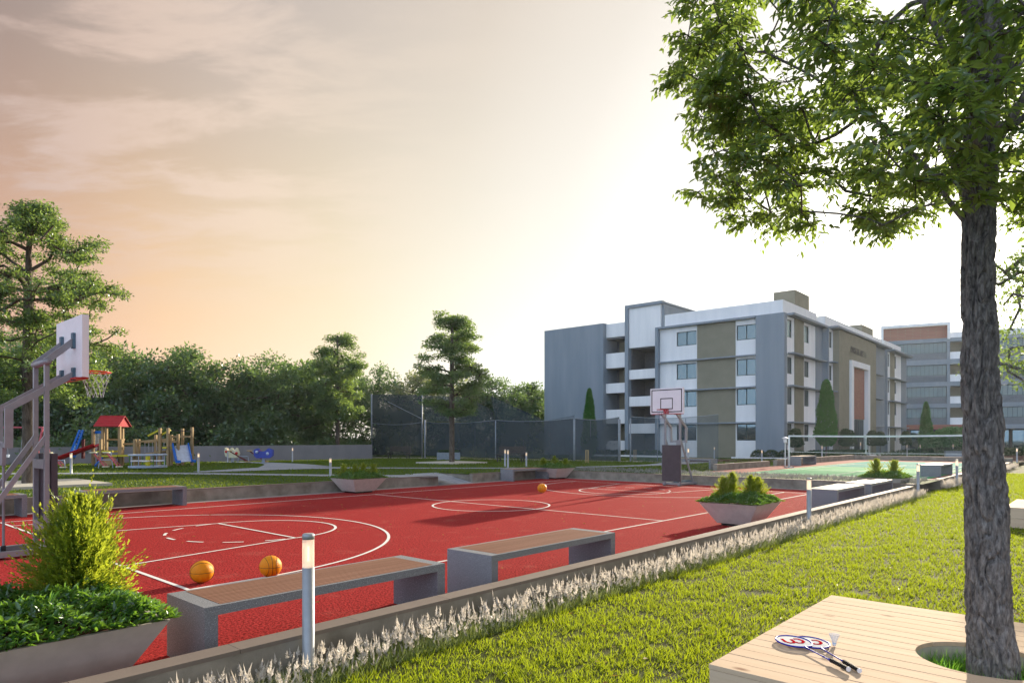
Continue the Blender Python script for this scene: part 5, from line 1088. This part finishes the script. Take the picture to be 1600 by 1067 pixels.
for i in range(12):
    v = OB - UB * 1.9 + VB * (.6 + i * 1.2); bush('round_bush', order_[i] + ' round dark bush from the corner along the right hand front', v.x, v.y, .66, .6, .58, 500, 'hedge', 230 + i, .14, 'round bushes at the foot of the school', .10)
for i in range(7):
    v = OB + UB * (12 + i * 1.1) - VB * 1.4; bush('round_bush', order_[i] + ' round dark bush from the right behind the light net', v.x, v.y, .6, .6, .6, 500, 'hedge', 260 + i, .15, 'round bushes at the foot of the school', 0)
g = empty('low_white_kerb', 'low white kerb in front of the round bushes', 'kerb', OB); MB(Bf).box(-3.2, 4.0, -2.2, -2.0, -.1, .16).box(-3.2, -3.0, -2.0, 30, -.1, .16).box(10, 20, -2.3, -2.1, -.1, .16).build('kerb_stone', M['b_white'], g)
bush('spreading_bush', 'bright green spreading bush behind the right half of the net', 49.2, 74, 3.6, 1.6, 2.6, 7000, 'vine', 300, .26, None, .3)
bush('spreading_bush', 'bright green leaves at the right picture edge before the far building', 52.5, 66, 1.3, 1.2, 1.9, 2200, 'vine', 301, .24, None, .6)
bush('long_hedge', 'long low dark hedge before the far building', 47, 68.5, 9, .8, .85, 5000, 'hedge', 302, .18, None, 0)
bush('long_hedge', 'long low dark hedge at the right edge before the far building', 62, 76, 8, .8, .9, 4000, 'hedge', 303, .18, None, 0)
g = MB(Cf); g.quad((47.5, 16, .01), (58, 16, .01), (58, -2.7, .012), (47.5, -2.7, .012)); struct(g.build('back_lawn', M['lawnf']))
bush('orange_shrub', 'orange flowering shrub showing over the wall behind the spring riders', -18.6, 53.5, 1.6, .5, 1.5, 900, 'barks', 304, .12, None, 0)

# ------------------------------------------------------------------ playground
PX, PY = -21.6, 35.6; PZ = gz(PY)
pg = empty('play_tower_set', 'wooden climbing set with red roof, red tube slide, rope bridge and blue slide', 'climbing frame', (PX, PY, PZ)); k_ = PY / 1041.
def lx(u): return (u - 800) * k_ - PX
def lz(v): return 1.75 - (v - 686) * k_ - PZ
def post(u, vt, y=0., r=.062): MB().box(lx(u) - r, lx(u) + r, y - r, y + r, 0, lz(vt)).build('post', M['timber'], pg)
for u, vt, y in ((140, 670, .3), (155.5, 665, .6), (162.5, 666, -.1), (181, 665, .6), (188.5, 666, -.1), (170, 686, -.7), (196, 686, -.4), (208.5, 686, .5), (215.5, 686, -.3), (235.5, 679, .5), (256, 669, -.4), (263, 679, .3), (271.5, 669, -.6), (276.5, 669, .6), (284, 678, -.4), (293, 667, .5)): post(u, vt, y)
m = MB(); x0, x1 = lx(152.5), lx(191.5); xr0, xr1 = lx(156.5), lx(187.5); ze, zr = lz(666.5), lz(650)
# gable roof: two boarded slopes
for sgn in (-1, 1):
    for i in range(4):
        u0, u1 = i / 4, (i + 1) / 4; ya = .25 + sgn * .62 * (1 - u0); yb = .25 + sgn * .62 * (1 - u1 - .03); za = ze + (zr - ze) * u0; zb = ze + (zr - ze) * u1; xa0 = x0 + (xr0 - x0) * u0 * .0; 
        MB().add([(x0, ya, za), (x1, ya, za), (x1, yb, zb), (x0, yb, zb), (x0, ya, za + .04), (x1, ya, za + .04), (x1, yb, zb + .04), (x0, yb, zb + .04)], [(0, 3, 2, 1), (4, 5, 6, 7), (0, 1, 5, 4), (1, 2, 6, 5), (2, 3, 7, 6), (3, 0, 4, 7)]).build('roof_board', M['redp'], pg)
for xx in (x0 + .1, x1 - .1): m = MB(); m.add([(xx - .03, -.33, ze), (xx - .03, .83, ze), (xx - .03, .25, zr), (xx + .03, -.33, ze), (xx + .03, .83, ze), (xx + .03, .25, zr)], [(0, 1, 2), (3, 5, 4), (0, 1, 4, 3), (1, 2, 5, 4), (2, 0, 3, 5)]); m.build('gable_board', M['redp'], pg)
def rail(u0, v0, u1, v1, y=0., h=.10, w=.06, mat='timber', name='rail', y1=None): MB().bar((lx(u0), y, lz(v0)), (lx(u1), y if y1 is None else y1, lz(v1)), w, h).build(name, M[mat], pg)
rail(156, 686.5, 181, 686.5, .8); rail(182, 694, 214, 693, .3); rail(214, 690, 262, 686, .1); rail(214, 691, 262, 687, .7); rail(264, 682, 293, 682, .3); rail(214, 711, 262, 704, -.1, .05, .05); rail(262, 690, 284, 690, -.5)
for a, b in (((164, 705), (185, 705)), ((163, 712), (196, 711.5)), ((197, 711.5), (219, 711)), ((265, 699), (271, 699))): rail(*a, *b, -.3, .09, .9, 'yellow', 'platform')
rail(236, 681, 257, 670, -.3, .09, .07, 'yellow', 'roof_bar'); rail(257, 679, 271, 672, -.3, .09, .07, 'yellow', 'roof_bar'); rail(256, 671, 293, 674, .4, .04, .04, 'iron', 'roof_bar')
for i in range(7): rail(220 + i * 6, 692 - i * .6, 220 + i * 6, 707 - i * .8, .4, .02, .02, 'netw', 'bridge_rope')
for i in range(12): rail(219 + i * 3.6, 711.3 - i * .5, 221.6 + i * 3.6, 711 - i * .5, .1, .03, .7, 'timber', 'bridge_plank')
# blue sliding ladder, climbing net
rail(131.5, 672, 115, 714, -.35, .10, .10, 'blue', 'ladder_side'); rail(136.5, 672, 122.5, 714, -.35, .10, .10, 'blue', 'ladder_side')
for i in range(9): u = (i + .5) / 9; rail(131.5 - 16.5 * u, 672 + 42 * u, 136.5 - 14 * u, 672 + 42 * u, -.35, .04, .04, 'pblue', 'ladder_rung')
rail(141, 675, 153, 675, .4, .14, .1, 'blue', 'net_bar')
m = MB()
for i in range(6): m.bar((lx(142 + i * 2.1), .4, lz(676)), (lx(142 + i * 2.1), .4, lz(702)), .018)
for i in range(6): m.bar((lx(141), .4, lz(680 + i * 4.2)), (lx(154), .4, lz(680 + i * 4.2)), .018)
m.build('climbing_net', M['netw'], pg)
# red half-pipe slide
m = MB(); A0 = Vector((lx(160), -.5, lz(699))); A1 = Vector((lx(115), -1.0, lz(718))); A2 = Vector((lx(102), -1.05, lz(720))); nn = 10; vs = []; fs = []
pth = [A0, A0.lerp(A1, .35), A0.lerp(A1, .7), A1, A2]
for p in pth:
    for i in range(nn + 1): a = PI + PI * i / nn; vs.append((p.x + .0, p.y + .24 * math.cos(a), p.z + .22 + .20 * math.sin(a)))
for j in range(len(pth) - 1):
    for i in range(nn): fs.append((j * (nn + 1) + i, j * (nn + 1) + i + 1, (j + 1) * (nn + 1) + i + 1, (j + 1) * (nn + 1) + i))
m.add(vs, fs); o = m.build('red_slide', M['redp'], pg); md = o.modifiers.new('t', 'SOLIDIFY'); md.thickness = .03
rail(134, 686, 133.5, 716, -.2, .12, .12, 'maroon', 'support'); rail(165, 696, 165, 722, -.6, .10, .10, 'maroon', 'support')
# ramp
for i in range(8): u = i / 8; rail(173 - 0 * u, 713.5 + 12.5 * u, 192 + 6 * u, 713.5 + 12.5 * u, -.5 - u * .9, .05, .13, 'timber', 'ramp_board')
rail(172.5, 712, 176, 726, -.5, .12, .05, 'blue', 'ramp_side', -1.5)
# blue slide on the right
y0_ = -.6
def sl(u, v, y): return (lx(u), y, lz(v))
sb = MB(); sb.add([sl(279, 696, -.4), sl(288.5, 695, .35), sl(304, 720, -.35), sl(294, 720.5, -1.1)], [(0, 1, 2, 3)]); sb.add([sl(294, 720.5, -1.1), sl(304, 720, -.35), sl(311, 719.5, -.5), sl(301, 720.5, -1.2)], [(0, 1, 2, 3)]); sb.build('slide_bed', M['slide'], pg)
for u0, y0, u1, y1 in ((276, -.45, 292.5, -1.15), (288, .4, 303.5, -.3)):
    MB().bar(sl(u0, 694, y0), sl(u1, 719.5, y1), .05, .24).bar(sl(u1, 719.5, y1), sl(u1 + 8, 720, y1 - .1), .05, .14).build('slide_side', M['blue'], pg)
rail(274, 702, 276, 722, .2, .1, .1, 'maroon', 'support')
# merry-go-round
def mgr(x, y, z):
    e = empty('merry_go_round', 'pale blue merry-go-round with white seats and yellow hub', 'roundabout', (x, y, z)); r = .84
    MB().lathe([(0, .06), (r, .06), (r, .14), (0, .14)], 32).build('platform', M['pblue'], e); MB().lathe([(.1, 0), (.1, .62)], 12).build('hub', M['yellow'], e)
    MB().tube([(r * .97 * math.cos(2 * PI * i / 32), r * .97 * math.sin(2 * PI * i / 32), .66) for i in range(32)], .035, 8, True).build('hand_rail', M['pblue'], e, True)
    for i in range(8): a = 2 * PI * i / 8; MB().tube([(r * .95 * math.cos(a), r * .95 * math.sin(a), .14), (r * .95 * math.cos(a), r * .95 * math.sin(a), .66)], .018, 6).build('upright', M['cyp'] if i % 2 else M['pblue'], e)
    for i in range(4): a = PI / 2 * i + .3; MB().bar((.2 * math.cos(a), .2 * math.sin(a), .38), (.72 * math.cos(a), .72 * math.sin(a), .38), .24, .05).build('seat', M['white'], e)
mgr(-17.6, 32.2, .33)
# see-saws and riders
def seesaw(x, y, z, label, pts, col='pink', seat='cream'):
    e = empty('see_saw', label, 'see-saw', (x, y, z), 0, 'see-saws on the play lawn')
    MB().tube([(-.35, .1, 0), (-.3, .1, .42), (.3, .1, .42), (.35, .1, 0)], .025, 8).build('stand', M['pblue'], e)
    for i, (dx, hx) in enumerate(pts):
        MB().tube([(dx - hx, 0, .74), (dx + hx, -.1, .10)], .035, 8).build('beam', M[col], e); MB().tube([(dx - hx + .06, .18, .66), (dx + hx, .12, .12)], .02, 8).build('beam', M[col], e)
        MB().lathe([(0, .74), (.15, .745), (.17, .77), (.15, .80), (0, .80)], 14, (dx - hx - .02, 0, 0)).build('seat', M[seat], e); MB().lathe([(0, .06), (.15, .065), (.17, .09), (.15, .12), (0, .12)], 14, (dx + hx + .05, -.1, 0)).build('seat', M[seat], e)
        MB().tube([(dx - hx + .2, 0, .60), (dx - hx + .2, 0, .80)], .015, 6).build('handle', M['pblue'], e)
seesaw(-19.7, 32.2, .33, 'pink double see-saw with cream seats before the red slide', [(-.22, .30), (.42, .30)]); seesaw(-21.6, 31.6, .33, 'pink see-saw with cream seat just right of the left hoop', [(0, .34)])
seesaw(-16.9, 41.8, .25, 'brown see-saw between the two spring riders', [(-.25, .55), (.95, .5)], 'maroon', 'stump')
def rider(x, y, z, label, c1, c2, body):
    e = empty('spring_rider', label, 'spring rider', (x, y, z), 0, 'spring riders'); n = 40
    MB().tube([(.09 * math.cos(i * .9), .09 * math.sin(i * .9), .32 * i / n) for i in range(n)], .018, 6).build('spring', M['pblue'], e)
    for s in (-.1, .1):
        MB().add([(p[0], s + d, p[1]) for d in (-.025, .025) for p in body], [tuple(range(len(body))), tuple(range(len(body), 2 * len(body)))] + [(i, (i + 1) % len(body), len(body) + (i + 1) % len(body), len(body) + i) for i in range(len(body))]).build('side_panel', M[c1], e)
    MB().box(-.15, .2, -.1, .1, .48, .54).build('seat', M[c2], e); MB().tube([(-.2, -.22, .8), (-.2, .22, .8)], .02, 6).build('handle', M['red'], e)
    for xx, yy, zz in ((-.35, -.14, .72), (.3, -.14, .62)): MB().lathe([(0, -.09), (.07, -.07), (.1, 0), (.07, .07), (0, .09)], 10, (xx, yy, zz)).build('panel_disc', M[c2], e)
rider(-18.2, 43.4, .22, 'cream and red spring rider left of the brown see-saw', 'cream', 'red', [(-.42, .42), (-.2, .32), (.3, .32), (.45, .6), (.3, .98), (.12, .78), (-.05, .98), (-.2, .8), (-.45, .98), (-.5, .7)])
rider(-15.3, 41.0, .25, 'blue spring rider with pale patches right of the brown see-saw', 'riderblue', 'slide', [(-.55, .5), (-.4, .34), (.4, .34), (.6, .5), (.6, .85), (.35, .95), (.1, .75), (-.15, .75), (-.3, .95), (-.55, .85)])
# swing
sw = empty('swing_set', 'red framed swing set with pale blue seats behind the left hoop', 'swing', (-25.3, 33.2, .33)); 
for xx in (-1.6, 1.95):
    MB().tube([(xx, -.6, 0), (xx, -.05, 2.0)], .055, 8).build('frame_leg', M['pink'], sw); MB().tube([(xx, .6, 0), (xx, .05, 2.0)], .055, 8).build('frame_leg', M['pink'], sw)
MB().tube([(-1.6, 0, 2.0), (1.95, 0, 2.0)], .045, 8).build('top_bar', M['pink'], sw)
for xx in (-.75, .0, 1.0):
    for dx in (-.2, .2): MB().tube([(xx + dx * .3, 0, 2.0), (xx + dx, 0, .6)], .01, 5).build('chain', M['netw'], sw)
    MB().lathe([(0, .50), (.2, .52), (.22, .66), (.18, .66), (.16, .55), (0, .54)], 10, (xx, 0, 0)).build('swing_seat', M['slide'], sw)

# ------------------------------------------------------------------ fallen leaves
rg = np.random.default_rng(500); n = 260; S = rg.uniform(-3, 20, n); T = rg.uniform(-2.3, 11.5, n) ; P = np.array([Cf(a, b, .012) for a, b in zip(S, T)]); n2 = 160; a = rg.uniform(R(5), R(42), n2); r = rg.uniform(3, 14, n2); P2_ = np.stack([r * np.sin(a), r * np.cos(a), np.full(n2, .055)], 1); st_ = [toST(x, y) for x, y, _ in P2_]; P2_ = P2_[[bool(t < -2.9 and deckout(s, t)) for s, t in st_]]
P = np.concatenate([P, P2_]); D = rg.normal(size=P.shape); D[:, 2] *= .12; N = rg.normal(size=P.shape) * .25; N[:, 2] += 1
o = leaves('fallen_leaves', P, D, N, .06 * rg.uniform(.6, 1.2, len(P)), .028, leafmat('dry_leaf', (.30, .16, .04), (.20, .22, .04), .3, (.5, .3, .06), .03, 3), None, 'leaf', False); tag(o, 'a few dry fallen leaves scattered on court and lawn', 'leaves', None, 'stuff')
# ------------------------------------------------------------------ haze: thin evening air round the whole place
def haze(dens):
    m, t, out = newmat('haze_air'); v = t.node('ShaderNodeVolumePrincipled', i_Density=dens, i_Anisotropy=.5, i_Color=(.88, .94, 1, 1)); t.l.new(v.outputs[0], out.inputs['Volume'])
    o = MB().box(-90, 110, -25, 150, -1.2, 24).build('haze', m); o['kind'] = 'stuff'
haze(.00022)
